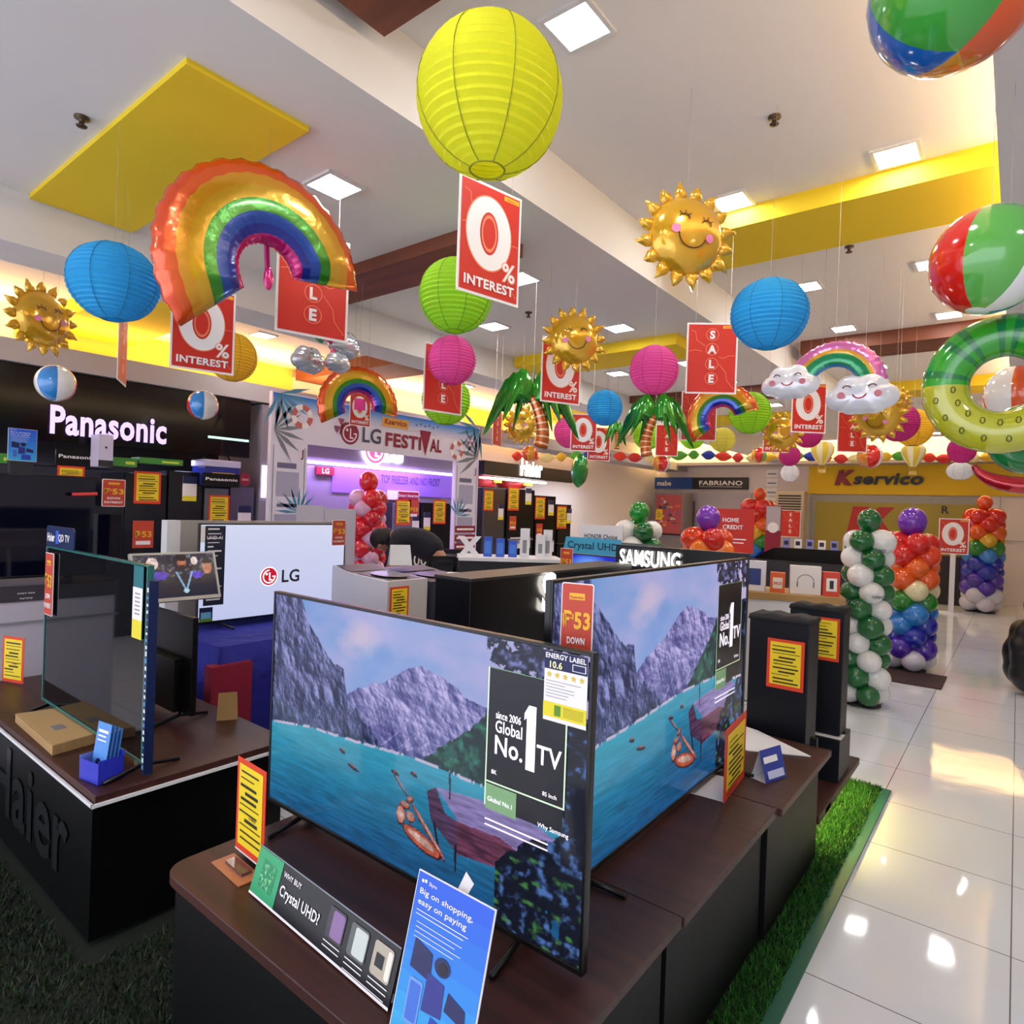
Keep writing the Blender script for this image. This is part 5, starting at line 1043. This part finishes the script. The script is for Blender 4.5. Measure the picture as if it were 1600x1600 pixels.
yy = lambda px: yz(px, 680, XG).y-g0.y
lg_logo(m, yy(546), zb+.19, .15, y-.001, M_MAR, mat('gate_pale', '#e6dff0', .5)); m.text('LG', (yy(566)+yy(595))/2, zb+.11, .26, mat('gate_ink', '#4a4660', .5), y-.002, .02, fit=(yy(595)-yy(566)))
m.text('FESTI', yy(602), zb+.10, .24, M_MAR, y-.002, .035, 'L', fit=yy(658)-yy(602)).text('AL', yy(672), zb+.10, .24, M_MAR, y-.002, .035, 'L', fit=yy(690)-yy(672)).poly([(yy(655), zb+.37), (yy(673), zb+.37), (yy(665), zb+.02)][::-1], M_MAR, y-.003)
for i in range(6): m.disc(yy(650)+.08*i, zb+.43+.02*(i % 2), .014, mat('gate_ink'), y-.002, 8)
m.prism(rrect(yy(596), yy(637), zt-.20, zt-.08, .01), y-.003, y, mat('gate_gold', '#e8a83a', .5)).text('Kservico', (yy(596)+yy(637))/2, zt-.165, .1, M_MAR, y-.005, .03, fit=(yy(637)-yy(596))*.85, shear=.2)
m.obj('banner', t)
def post(x0, x1, right):
    m = MB().box(x0, x1, 0, .06, .005, zb-.001, mat('gate_white')); cx = (x0+x1)/2; w = x1-x0; y = -.003
    m.rect(x0+.03, x0+.04, .01, zb-.05, fg, y).rect(x1-.04, x1-.03, .01, zb-.05, fg, y).rect(cx-w*.32, cx+w*.2, zb-.30, zb-.24, mat('gate_text', '#6c6888', .5), y)
    a = mat('gate_fridge', '#a9a8c4', .4); b = mat('gate_fridge2', '#5d6080', .4)
    m.rect(cx-w*.33, cx+w*.28, zb-.62, zb-.34, a, y).rect(cx-w*.3, cx+w*.25, zb-.74, zb-.70, mat('gate_text'), y).rect(cx-w*.36, cx+w*.3, zb-1.32, zb-.82, a, y).rect(cx-w*.36, cx+w*.3, zb-1.36, zb-1.14, b, y-.001)
    m.text('✓' if False else 'J', cx+w*.35, zb-.16, .12, M_MAR, y, .03); frond(m, x1-.1 if not right else x0+.08, zb-.8, .3, 110 if not right else 70, y, ft)
    if right:
        for i in range(3): m.rect(x0+.03, x1-.03, .95+.13*i, 1.05+.13*i, M_MAR, y-.002).rect(x0+.07, x1-.07, .985+.13*i, 1.015+.13*i, M_WP, y-.003)
        for i in range(8): m.rect(x0+.05+.055*i, x0+.085+.055*i, .55, .75, mat('pst%d' % (i % 5), ['#8cc83c', '#3c8ae0', '#d83ca0', '#e8e23c', '#3cc0c0'][i % 5], .5), y-.001)
        m.disc(cx, .82, .2, mat('gate_teal', '#2a8c9c', .5), y-.001, 20, .06)
    return m
px = yz(480, 720, XG).y-g0.y; post(.0, px, False).obj('post', t); px = yz(712, 722, XG).y-g0.y; post(px, wG, True).obj('post', t)
# inside the gate: lit purple wall
XL_ = -7.45
t = thing('lit_wall_unit', 'purple-lit wall unit lettered TOP FREEZER inside the festival gate', 'wall unit', (XL_, yz(480, 710, XL_).y, 0), R(90)); y0 = t.location.y; wy = lambda px: yz(px, 730, XL_).y-y0
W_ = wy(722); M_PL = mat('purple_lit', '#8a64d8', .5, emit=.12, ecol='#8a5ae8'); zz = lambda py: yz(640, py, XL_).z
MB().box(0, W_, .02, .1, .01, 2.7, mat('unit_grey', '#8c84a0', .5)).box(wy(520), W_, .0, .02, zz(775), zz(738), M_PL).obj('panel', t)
MB().text('TOP FREEZER AND NO FROST', (wy(596)+wy(688))/2, zz(757), .17, mat('unit_ink', '#5a3c9c', .5), -.004, .01, fit=wy(688)-wy(596)).obj('lettering', t)
MB().box(0, W_, -.02, .0, zz(738), zz(734), mat('led_violet', '#e8d4ff', .5, emit=1.6)).obj('light_bar', t)
m = MB(); gw = mat('glow_white', '#ffffff', .5, emit=4); gr_ = mat('glow_pink', '#e0407c', .5, emit=1.2); lg_logo(m, wy(584), zz(711), .20, -.02, gr_, gw); m.text('LG', (wy(600)+wy(628))/2, zz(724), .36, gw, -.02, .04, fit=wy(628)-wy(600)); m.obj('lit_letters', t)
MB().box(wy(606), wy(653), -.05, 0, zz(782), zz(768), M_WP).rect(wy(620), wy(652), zz(781), zz(769), M_MAR, -.053).text('Smart Inverter', (wy(620)+wy(652))/2, zz(777), .07, M_WP, -.056).obj('red_plate', t)
MB().box(wy(492), wy(520), -.04, 0, zz(752), zz(741), M_MAR).text('LG', (wy(492)+wy(520))/2, zz(750), .1, M_WP, -.043, .02).obj('maroon_plate', t)
# white partition boards
t = thing('partition_board', 'two white upright partition boards in front of the festival gate', 'partition', (dp(464, 770, 6.6).x, dp(464, 770, 6.6).y, 0), R(45)); pb = mat('board_white', '#b3adb8', .5)
MB().box(0, .28, 0, .02, .4, 1.555, pb).obj('panel', t); MB().box(.285, .60, 0, .02, .4, 1.53, pb).obj('panel', t); MB().box(.02, .58, .02, .05, 0.01, .4, pb).obj('base', t)

# ---- far left bay header
a = yz(757, 719, XF); b_ = yz(895, 736, XF); zb2 = yz(760, 742, XF).z
t = thing('bay_header', 'dark navy header with glowing white letters over the far fridges', 'shop fascia', (XF, a.y, 0), R(90))
MB().box(0, b_.y-a.y, 0, .14, zb2, a.z, mat('header_navy', '#10111d', .3)).obj('panel', t)
l0 = yz(813, 742, XF); l1 = yz(846, 742, XF); MB().text('Haier', (l0.y+l1.y)/2-a.y, yz(813, 742, XF).z, .42, M_GLOW, -.02, .03, fit=l1.y-l0.y).obj('lit_letters', t)
MB().box(0, b_.y-a.y-.9, .0, .1, zb2-.06, zb2-.03, mat('led_white', '#ffffff', .5, emit=5)).obj('light_bar', t)
for lb, px0, py0, px1, py1 in (('nearer red bucket with white lid on top of a refrigerator', 768, 737, 798, 762), ('farther red bucket with white lid on top of a refrigerator', 808, 748, 842, 764)):
    def f_b(t, w, h): MB().lathe([(w*.38, 0), (w*.46, h*.85), (.01, h*.85)], mat('bucket_red', '#a01c24', .4), 18, (w/2, .39, 0)).box(w*.45, w*.8, .39-w*.5, .39-w*.44, h*.3, h*.6, M_YO).obj('pail', t); MB().lathe([(w*.5, h*.84), (w*.5, h*.97), (.01, h)], mat('lid_white', '#c9c4c4', .4), 18, (w/2, .39, 0)).obj('lid', t)
    wall_item('bucket', lb, 'bucket', px0, py0, px1, py1, XF-.05, .3, f_b, 'red buckets')

# ---- washers and boxes in the middle
def washer(label, X, px0, px1, py, dep, col, topm, card=None, rise=.10):
    a = yz(px0, py, X); b = yz(px1, py, X); w = b.y-a.y; z = a.z
    t = thing('washing_machine', label, 'washing machine', (X, a.y, 0), R(90)); bm = mat('washer_'+col, col, .3)
    m = MB(); m.add([(0, 0, .03), (w, 0, .03), (w, dep, .03), (0, dep, .03), (0, 0, z), (w, 0, z), (w, dep*.65, z+.02), (0, dep*.65, z+.02), (0, dep, z+rise), (w, dep, z+rise)],
        [(0, 1, 5, 4), (4, 5, 6, 7), (7, 6, 9, 8), (1, 2, 9, 6, 5), (0, 4, 7, 8, 3), (2, 3, 8, 9), (0, 3, 2, 1)], bm); m.obj('body', t)
    m = MB().add([(.03, .03, z+.004), (w-.03, .03, z+.004), (w-.03, dep*.63, z+.024), (.03, dep*.63, z+.024)], [(0, 1, 2, 3)], topm)
    m.add([(w/2+w*.33*math.cos(2*PI*i/24), dep*.33+dep*.24*math.sin(2*PI*i/24), z+.014+.02*(dep*.33+dep*.24*math.sin(2*PI*i/24))/(dep*.65)) for i in range(24)], [tuple(range(24))], mat('lid_glass', '#4a4668', .3, spec=.5)); m.obj('lid', t)
    MB().add([(.02, dep*.68, z+.03), (w-.02, dep*.68, z+.03), (w-.02, dep*.97, z+rise+.002), (.02, dep*.97, z+rise+.002)], [(0, 1, 2, 3)], topm).obj('control_panel', t)
    for sx in (.05, w-.05): MB().lathe([(.02, 0), (.02, .03), (.001, .03)], M_BLK, 10, (sx, .06, 0)).lathe([(.02, 0), (.02, .03), (.001, .03)], M_BLK, 10, (sx, dep-.06, 0)).obj('foot', t)
    if card: card_geo(MB(), card[2], card[3], card[0]*w, z-card[1], -.006, 4).obj('price_card', t)
    return t, w, z
DN = mat('washer_top', '#1c1b2c', .4)
w1, ww, wz = washer('white top loading washing machine with dark lid and price card', -3.35, 606, 668, 909, .62, '#c9c4c4', DN, (.28, .30, .17, .26), .06)
washer('dark grey washing machine right of the white one, papers on its lid', -3.35, 674, 745, 909, .62, '#3a3a42', DN, (.32, .28, .17, .26), .05)
tag(MB().slab([(-.1, -.08), (.12, -.06), (.1, .08), (-.12, .06)], 0, .004, M_WP).slab([(-.05, -.05), (.06, -.04), (.05, .05), (-.06, .04)], .004, .005, mat('sheet_red', '#b06a5a', .6)).obj('paper_sheet', None, (dp(722, 889, 4.75)), R(30)), 'printed sheet lying on the lid of the dark washing machine', 'paper')
bpy.data.objects['paper_sheet'].location.z = wz+.03
t = thing('printer', 'lilac-grey rounded appliance just above the near television', 'appliance', (-2.95, 2.36, .70), R(90))
MB().prism([(0, 0), (.42, 0), (.42, .10), (.36, .19), (.05, .22), (0, .2)], 0, .3, mat('lilac_body', '#6c6482', .3)).obj('body', t, bevel=.02); MB().box(.04, .2, -.004, 0, .12, .16, M_WP).obj('label_strip', t)
tag(MB().box(-.1, .55, 0, .5, .01, .698, M_DARK).obj('plinth_block', None, (-2.9, 2.36, 0), R(90)), 'dark block under the lilac-grey appliance behind the near television', 'plinth')
tag(MB().add([(-.09, 0, 0), (.09, 0, 0), (.08, .05, .16), (-.08, .05, .16)], [(0, 1, 2, 3)], M_WHITE).add([(-.09, .1, 0), (.09, .1, 0), (.08, .051, .16), (-.08, .051, .16)], [(3, 2, 1, 0)], M_WHITE).obj('tent_card', None, (-3.83, 3.45, wz+.045), R(60)), 'blank white folded card on the washing machine before the bending person', 'tent card')
# dark service desk with phone blocks
p = dp(800, 886, 6.0); zt = dp(800, 873, 6.0).z
t = thing('phone_desk', 'dark desk with white edge carrying blue phone boxes, left of pale blue topper', 'desk', (p.x, p.y, 0), R(45))
MB().box(-.5, .5, 0, .5, zt-.03, zt, M_WHITE).obj('desktop', t); MB().box(-.48, .48, .01, .48, .01, zt-.031, mat('desk_dark', '#2c2a30', .35)).obj('base', t)
RZ = Matrix.Translation((p.x, p.y, 0)) @ Matrix.Rotation(R(45), 4, 'Z')
tag(MB().text('X', 0, 0, .26, M_WHITE, 0, .05).obj('letter_x', None, RZ @ Vector((-.40, .15, zt+.001)), R(38)), 'white letter X standing on the phone desk', 'letter')
bpy.data.objects['letter_x'].modifiers.new('solid', 'SOLIDIFY').thickness = .04
for i in range(3): tag(MB().box(-.04, .04, 0, .03, 0, .19-.015*i, M_BLUE).rect(-.03, .03, .03, .15-.015*i, mat('phone_box_blue', '#3f7ad8', .4), -.002).obj('phone_box', None, RZ @ Vector((-.22+.12*i, .18, zt+.001)), R(30)), ['leftmost blue phone box next to the white letter X', 'middle blue phone box on the phone desk', 'rightmost blue phone box, beside the white tower box'][i], 'box', 'blue phone boxes')
for i, (x, h_, lb) in enumerate(((.14, .28, 'tall white box on the phone desk right of the blue boxes'), (.30, .22, 'white box at right part of phone desk'), (.38, .27, 'white tall box at right end of the phone desk'))):
    tag(MB().box(-.045, .045, 0, .05, 0, h_, M_WHITE).rect(-.02, .02, .04, h_*.6, M_GREY, -.002).obj('white_carton', None, RZ @ Vector((x, .2+.04*i, zt+.001)), R(35)), lb, 'box', 'white boxes on the phone desk')
# Panasonic low board by the fridges
p = dp(680, 872, 7.9); t = thing('lettered_board', 'low black board lettered 100 before the gate fridges', 'sign', (p.x, p.y, 0), R(62))
MB().box(-.38, .38, 0, .05, .78, 1.06, mat('board_navy', '#14141f', .3)).text('100', -.22, .86, .2, M_WP, -.004, .01, fit=.22).text('Panasonic', .15, .87, .1, M_WP, -.004, .03, fit=.36).obj('board', t); MB().box(-.4, .4, -.02, .5, .01, .779, M_DARK).obj('base', t)
MB().box(-.42, .42, -.05, .0, .74, .78, M_SILVER).obj('rim', t)

# ================================================ BACK WALL
def aircon(label, px0, px1, py0, Y=16.2, hh=None):
    a = xz(px0, py0, Y); b = xz(px1, py0, Y); w = b.x-a.x; h = a.z
    t = thing('floor_air_conditioner', label, 'air conditioner', (a.x, Y-.3, 0), 0, 'floor standing air conditioners'); cr = mat('ac_cream', '#c4b49c', .5)
    MB().box(0, w, 0, .3, .005, h, cr).obj('body', t, bevel=.01)
    m = MB().rect(w*.1, w*.9, h*.78, h*.96, mat('ac_dark', '#3a3230', .5), -.003)
    for i in range(6): m.box(w*.1, w*.9, -.02, -.004, h*(.79+.028*i), h*(.80+.028*i), cr)
    m.obj('grille', t); MB().rect(w*.35, w*.65, h*.66, h*.68, M_DARK, -.002).rect(.01, w-.01, h*.60, h*.603, M_GREY, -.002).obj('badge', t)
    return t
aircon('floor standing air conditioner at back left of the blue wall sign', 928, 961, 761); aircon('floor standing air conditioner beside the yellow wall, SALE sign on it', 1218, 1262, 768)
p = dp(1235, 818, 12.0); sign('S', 'small SALE sign fixed to the front of the right air conditioner', 1235, 818, 16.4, 1.25, 0, string=False); bpy.data.objects['hanging_sign.016'].rotation_euler.z = 0; bpy.data.objects['hanging_sign.016'].location.y = 15.85
bpy.data.objects['hanging_sign.016'].location.x = xz(1235, 818, 15.85).x; bpy.data.objects['hanging_sign.016'].location.z = xz(1235, 818, 15.85).z
def wall_plate(name, label, cat_, px0, py0, px1, py1, Y, build, group=None):
    a = xz(px0, py0, Y); b = xz(px1, py1, Y); t = thing(name, label, cat_, (a.x, Y, b.z), 0, group); build(t, b.x-a.x, a.z-b.z); return t
wall_plate('wall_sign', 'blue wall sign with pale lettering on the back wall', 'sign', 996, 746, 1082, 764, 16.3, lambda t, w, h: MB().box(0, w, 0, .08, 0, h, mat('mabe_blue', '#1d4f9c', .4)).text('mabe', w*.5, h*.28, h*.6, M_WP, -.003, .02).obj('plate', t))
wall_plate('wall_sign', 'black wall sign with white capital lettering on the back wall', 'sign', 1082, 746, 1168, 765, 16.3, lambda t, w, h: MB().box(0, w, 0, .08, 0, h, mat('fab_black', '#141416', .4)).text('FABRIANO', w*.52, h*.35, h*.52, M_WP, -.003, .02, fit=w*.78).rect(w*.13, w*.9, h*.2, h*.23, M_WP, -.003).obj('plate', t))
def f_door(t, w, h):
    MB().box(0, w, 0, .05, 0, h, mat('door_frame_grey', '#9a958c', .4)).obj('frame', t); m = MB().rect(.10, w-.08, .1, h-.16, mat('poster_olive', '#9c8a1c', .4), -.003)
    kx = w*.42; kz = h*.76; k = mat('k_red', '#b0241c', .4); s = h*.25
    m.poly([(kx-s*.9, kz+s*.5), (kx-s*.3, kz+s*.5), (kx-s*.5, kz-s*.6), (kx-s*1.1, kz-s*.6)][::-1], k, -.005).poly([(kx+s*.6, kz+s*.5), (kx+s*.05, kz+s*.5), (kx-s*.55, kz-s*.05), (kx+s*.0, kz-s*.6), (kx+s*.55, kz-s*.6), (kx+s*.15, kz-s*.02)], k, -.005)
    m.text('R', w*.80, h*.84, .22, M_DARK, -.005, .03); m.obj('poster', t); MB().box(w*.62, w*.63, -.01, 0, .1, h-.16, mat('door_frame_grey')).obj('mullion', t)
o = wall_plate('glass_door', 'glazed wall panel with olive poster and large red K under the yellow fascia', 'door panel', 1268, 773, 1532, 945, 16.32, f_door)
m = MB(); a = xz(1303, 758, 16.3); b_ = xz(1447, 757, 16.3); w = b_.x-a.x
t = thing('wall_lettering', 'red and black slanted raised lettering on the yellow fascia', 'sign', (a.x, 16.28, a.z), 0)
MB().text('K', .02, .02, .44, mat('k_dark_red', '#8c1a20', .4), 0, .06, 'L', .25, fit=w*.2).obj('red_letter', t).modifiers.new('s', 'SOLIDIFY').thickness = .05
MB().text('servico', w*.22, .03, .36, mat('letters_black', '#23202c', .4), 0, .03, 'L', .22, fit=w*.74).obj('black_letters', t).modifiers.new('s', 'SOLIDIFY').thickness = .05
def f_ban(t, w, h): MB().box(0, w, 0, .02, 0, h, mat('banner_red', '#c4281c', .5)).text('HOME', w*.5, h*.70, h*.13, M_WP, -.003, .03).text('CREDIT', w*.55, h*.54, h*.13, M_WP, -.003, .03).rect(w*.4, w*.85, h*.3, h*.325, M_WP, -.003).rect(w*.4, w*.8, h*.22, h*.245, M_WP, -.003).obj('banner', t); MB().box(w*.1, w*.9, .02, .06, -t.location.z+.005, .05, M_GREY).obj('stand', t)
wall_plate('credit_banner', 'red square credit banner behind the orange balloon tiers', 'banner', 1108, 794, 1176, 866, 9.3, f_ban)
def f_roll(t, w, h):
    m = MB().box(0, w, 0, .02, 0, h, M_MAR).rect(.01, w-.01, h*.66, h-.01, mat('roll_grey', '#b8aeb4', .5), -.003).disc(w/2, h*.70, w*.35, M_WP, -.004).text('DISCOUNT', w/2, h*.28, .1, M_WP, -.004, .03, fit=w*.8).text('SALE', w/2, h*.16, .12, M_WP, -.004, .03, fit=w*.8); m.obj('banner', t); MB().box(w*.2, w*.8, .02, .05, -t.location.z+.03, .01, M_GREY).box(-.03, w+.03, -.05, .1, -t.location.z+.003, -t.location.z+.03, M_GREY).obj('foot', t)
wall_plate('roll_up_banner', 'narrow tall roll-up banner, grey above and dark red below, beside rainbow column', 'banner', 1197, 790, 1217, 905, 11.4, f_roll)
def f_fr(t, w, h):
    MB().box(0, w, 0, .6, 0, h, mat('showcase_grey', '#7c7478', .4)).obj('cabinet', t, bevel=.01); m = MB().rect(.04, w-.04, h*.45, h-.06, mat('showcase_art', '#b0484c', .5), -.003); rs = random.Random(8)
    for i in range(30): x = rs.uniform(.06, w-.2); z = rs.uniform(h*.5, h-.2); m.rect(x, x+rs.uniform(.05, .14), z, z+rs.uniform(.03, .1), mat('art%d' % (i % 5), ['#d8a03c', '#c8c4cc', '#4a3a4c', '#d85a3c', '#7a5a8c'][i % 5], .5), -.004-.0003*i)
    card_geo(m, .2, .3, .14, h*.62, -.02, 2); m.obj('poster_front', t); MB().box(.03, w-.03, -.03, 0, h*.43, h*.45, M_BLK).obj('handle', t); MB().box(.02, w-.02, .05, .55, -t.location.z+.005, .0, M_DARK).obj('base', t)
wall_plate('showcase_fridge', 'grey refrigerator with colourful poster front under the blue wall sign', 'refrigerator', 1024, 769, 1064, 888, 15.4, f_fr)
wall_plate('tall_cabinet', 'dark narrow cabinet right of the colourful poster refrigerator', 'cabinet', 1064, 782, 1075, 888, 16.0, lambda t, w, h: MB().box(0, w, 0, .3, 0, h, mat('cab_dark', '#4c4450', .5)).obj('body', t))
wall_plate('wall_panel', 'pale grey display panel under the black wall sign', 'panel', 1000, 768, 1170, 890, 16.34, lambda t, w, h: MB().box(0, w, 0, .05, 0, h, mat('panel_pale', '#a9a2ae', .5)).obj('panel', t))
def f_notes(t, w, h):
    m = MB()
    for i in range(4): m.box(w*.1, w*.9, -.01, 0, h*(.02+.25*i), h*(.22+.25*i), M_WP).rect(w*.2, w*.8, h*(.08+.25*i), h*(.12+.25*i), M_GREY, -.012)
    m.obj('sheets', t)
wall_plate('notice_sheets', 'column of white notice sheets on the wall left of the right air conditioner', 'notices', 1196, 732, 1216, 790, 16.385, f_notes)
tag(MB().box(0, .55, 0, .5, 0, .95, mat('dark_cabinet', '#241c20', .5)).obj('dark_cabinet', None, (xz(1452, 950, 15.3).x, 15.3, 0), 0), 'dark low cabinet against the back near the right balloon column', 'cabinet')
p = xy(1484, 955, 0)
t = thing('floor_sign', 'red zero percent sign on a white pole stand near right column', 'sign', (xz(1486, 940, 13.9).x, 13.9, 0), 0)
MB().box(-.04, .04, 0, .04, .02, 1.45, M_WHITE).obj('pole', t); MB().lathe([(.2, 0), (.2, .02), (.01, .02)], M_WHITE, 16).obj('base', t)
zc = xz(1486, 838, 13.9).z; o = part('board', SG['0'], t, (0, -.01, zc)); o.scale = (1.25,)*3
tag(MB().box(0, .01, 0, .02, .2, 2.7, M_GREY).box(.8, .81, 0, .02, .2, 2.7, M_GREY).box(0, 1.2, 0, .02, 1.3, 1.31, M_GREY).box(0, 1.2, 0, .02, 2.2, 2.21, M_GREY).obj('panel_joints', None, (xz(1562, 800, 16.36).x, 16.36, 0), 0), 'thin grey joint lines on the back wall right of the red balloons', 'panel joints')
# black wrapped chair at right edge
p = xy(1600, 1080, 0); t = thing('massage_chair', 'bulky black wrapped armchair cut by the right picture edge', 'armchair', (p.x+.30, p.y-.1, 0), R(20)); lm = mat('black_leather', '#101012', .35)
def blob(cs):
    b = MB()
    for c, r, rz_ in cs: b.ball(c, r, lm, 20, 12, None, rz_)
    return b
def soft(o):
    md = o.modifiers.new('remesh', 'REMESH'); md.mode = 'VOXEL'; md.voxel_size = .025; md.use_smooth_shade = True
    sm = o.modifiers.new('smooth', 'SMOOTH'); sm.factor = .8; sm.iterations = 6; return o
soft(blob([((-.24, .0, .60), .17, .16), ((-.26, .02, .46), .19, .17), ((-.25, .0, .32), .19, .17), ((-.24, .02, .19), .20, .18), ((-.22, .22, .56), .16, .16), ((-.24, .25, .36), .18, .2), ((-.22, .24, .2), .19, .18)]).obj('armrest', t))
soft(blob([((.5, .0, .60), .17, .16), ((.52, .02, .46), .19, .17), ((.51, .0, .32), .19, .17), ((.5, .02, .19), .20, .18), ((.48, .22, .56), .16, .16), ((.5, .25, .3), .18, .28)]).obj('armrest', t))
soft(blob([((.12, .05, .32), .28, .17), ((.12, .25, .34), .28, .17), ((.12, -.1, .22), .24, .2)]).obj('seat', t)); soft(blob([((.12, .48, .55), .28, .25), ((.12, .52, .8), .27, .25), ((.12, .55, 1.0), .2, .18)]).obj('backrest', t))
# ---- person
def person():
    p = dp(648, 850, 7.0); ax = Vector((-.785, -.62, 0)); up = Vector((0, 0, 1)); sd = Vector((.62, -.785, 0))   # ax: towards picture left
    H0 = p+ax*-.30; t = thing('person', 'person in dark navy shirt bending forward over the washing machines', 'person', (H0.x, H0.y, 0))
    L = lambda f, s, z: ax*f+sd*s+up*z
    def skin(name, pts, edges, radii, m, root, par, sub=2):
        me = bpy.data.meshes.new(name); me.from_pydata([tuple(q) for q in pts], edges, []); me.materials.append(m); o = bpy.data.objects.new(name, me); COL.objects.link(o); o.parent = par
        md = o.modifiers.new('skin', 'SKIN')
        for i, r in enumerate(radii): me.skin_vertices[0].data[i].radius = r if isinstance(r, tuple) else (r, r); me.skin_vertices[0].data[i].use_root = (i == root)
        o.modifiers.new('sub', 'SUBSURF').levels = sub; o.modifiers['sub'].render_levels = sub
        for pg in me.polygons: pg.use_smooth = True
        md.use_smooth_shade = True; return o
    sk = mat('skin', '#a8745a', .5); sh = mat('navy_shirt', '#14131f', .8); tr = mat('dark_trousers', '#17171c', .8)
    hip = L(0, 0, .92); ch = L(.36, 0, 1.13); nk = L(.50, 0, 1.12); hd = L(.62, 0, 1.05)
    pts = [hip, L(.2, 0, 1.06), ch, nk, L(.57, 0, 1.09), hd, L(.66, 0, .98), L(.42, .19, 1.08), L(.46, .24, .84), L(.60, .20, .68), L(.66, .19, .66), L(.42, -.19, 1.08), L(.46, -.24, .84), L(.60, -.2, .68), L(.66, -.19, .66), L(-.02, .1, .86), L(.0, .11, .48), L(-.03, .12, .08), L(.12, .12, .04), L(-.02, -.1, .86), L(.0, -.11, .48), L(-.03, -.12, .08), L(.12, -.12, .04)]
    ed = [(0, 1), (1, 2), (2, 3), (3, 4), (4, 5), (5, 6), (2, 7), (7, 8), (8, 9), (9, 10), (2, 11), (11, 12), (12, 13), (13, 14), (0, 15), (15, 16), (16, 17), (17, 18), (0, 19), (19, 20), (20, 21), (21, 22)]
    rr = [.09, .11, .12, .065, .075, .10, .07, .06, .045, .033, .03, .06, .045, .033, .03, .06, .05, .045, .04, .06, .05, .045, .04]
    t.scale = (1.08, 1.08, 1.12); b = skin('body', pts, ed, rr, sk, 0, t)
    hp = L(.705, .19, .64)
    skin('shirt', [hip, L(.2, 0, 1.07), ch, L(.47, 0, 1.13), L(.42, .19, 1.08), L(.455, .235, .88), L(.42, -.19, 1.08), L(.455, -.235, .88)], [(0, 1), (1, 2), (2, 3), (2, 4), (4, 5), (2, 6), (6, 7)], [.155, .16, .17, .085, .085, .065, .085, .065], sh, 0, t)
    skin('trousers', [L(0, 0, .9), L(-.02, .1, .84), L(.0, .11, .48), L(-.03, .12, .1), L(-.02, -.1, .84), L(.0, -.11, .48), L(-.03, -.12, .1)], [(0, 1), (1, 2), (2, 3), (0, 4), (4, 5), (5, 6)], [.145, .11, .08, .06, .11, .08, .06], tr, 0, t)
    m = MB(); c = L(.63, 0, 1.085); m.ball(tuple(c), .105, mat('black_hair', '#0e0b0c', .6), 18, 12); m.ball(tuple(L(.57, 0, 1.10)), .095, mat('black_hair'), 18, 12); o = m.obj('hair', t)
    MB().ball(tuple(L(.735, 0, .985)), .016, sk, 8, 6).ball(tuple(L(.61, .10, 1.02)), .02, sk, 8, 6).ball(tuple(L(.705, 0, .96)), .013, mat('lips', '#8a4a3c', .5), 8, 6).obj('facial_features', t)
    for s in (.19, -.19):
        for k in range(5): MB().tube([tuple(L(.66, s+.016*(k-2), .66)), tuple(L(.70, s+.018*(k-2), .645)), tuple(L(.725-.012*abs(k-2), s+.018*(k-2), .62))], [.009, .008, .006], sk, 6).obj('finger', b)
person()
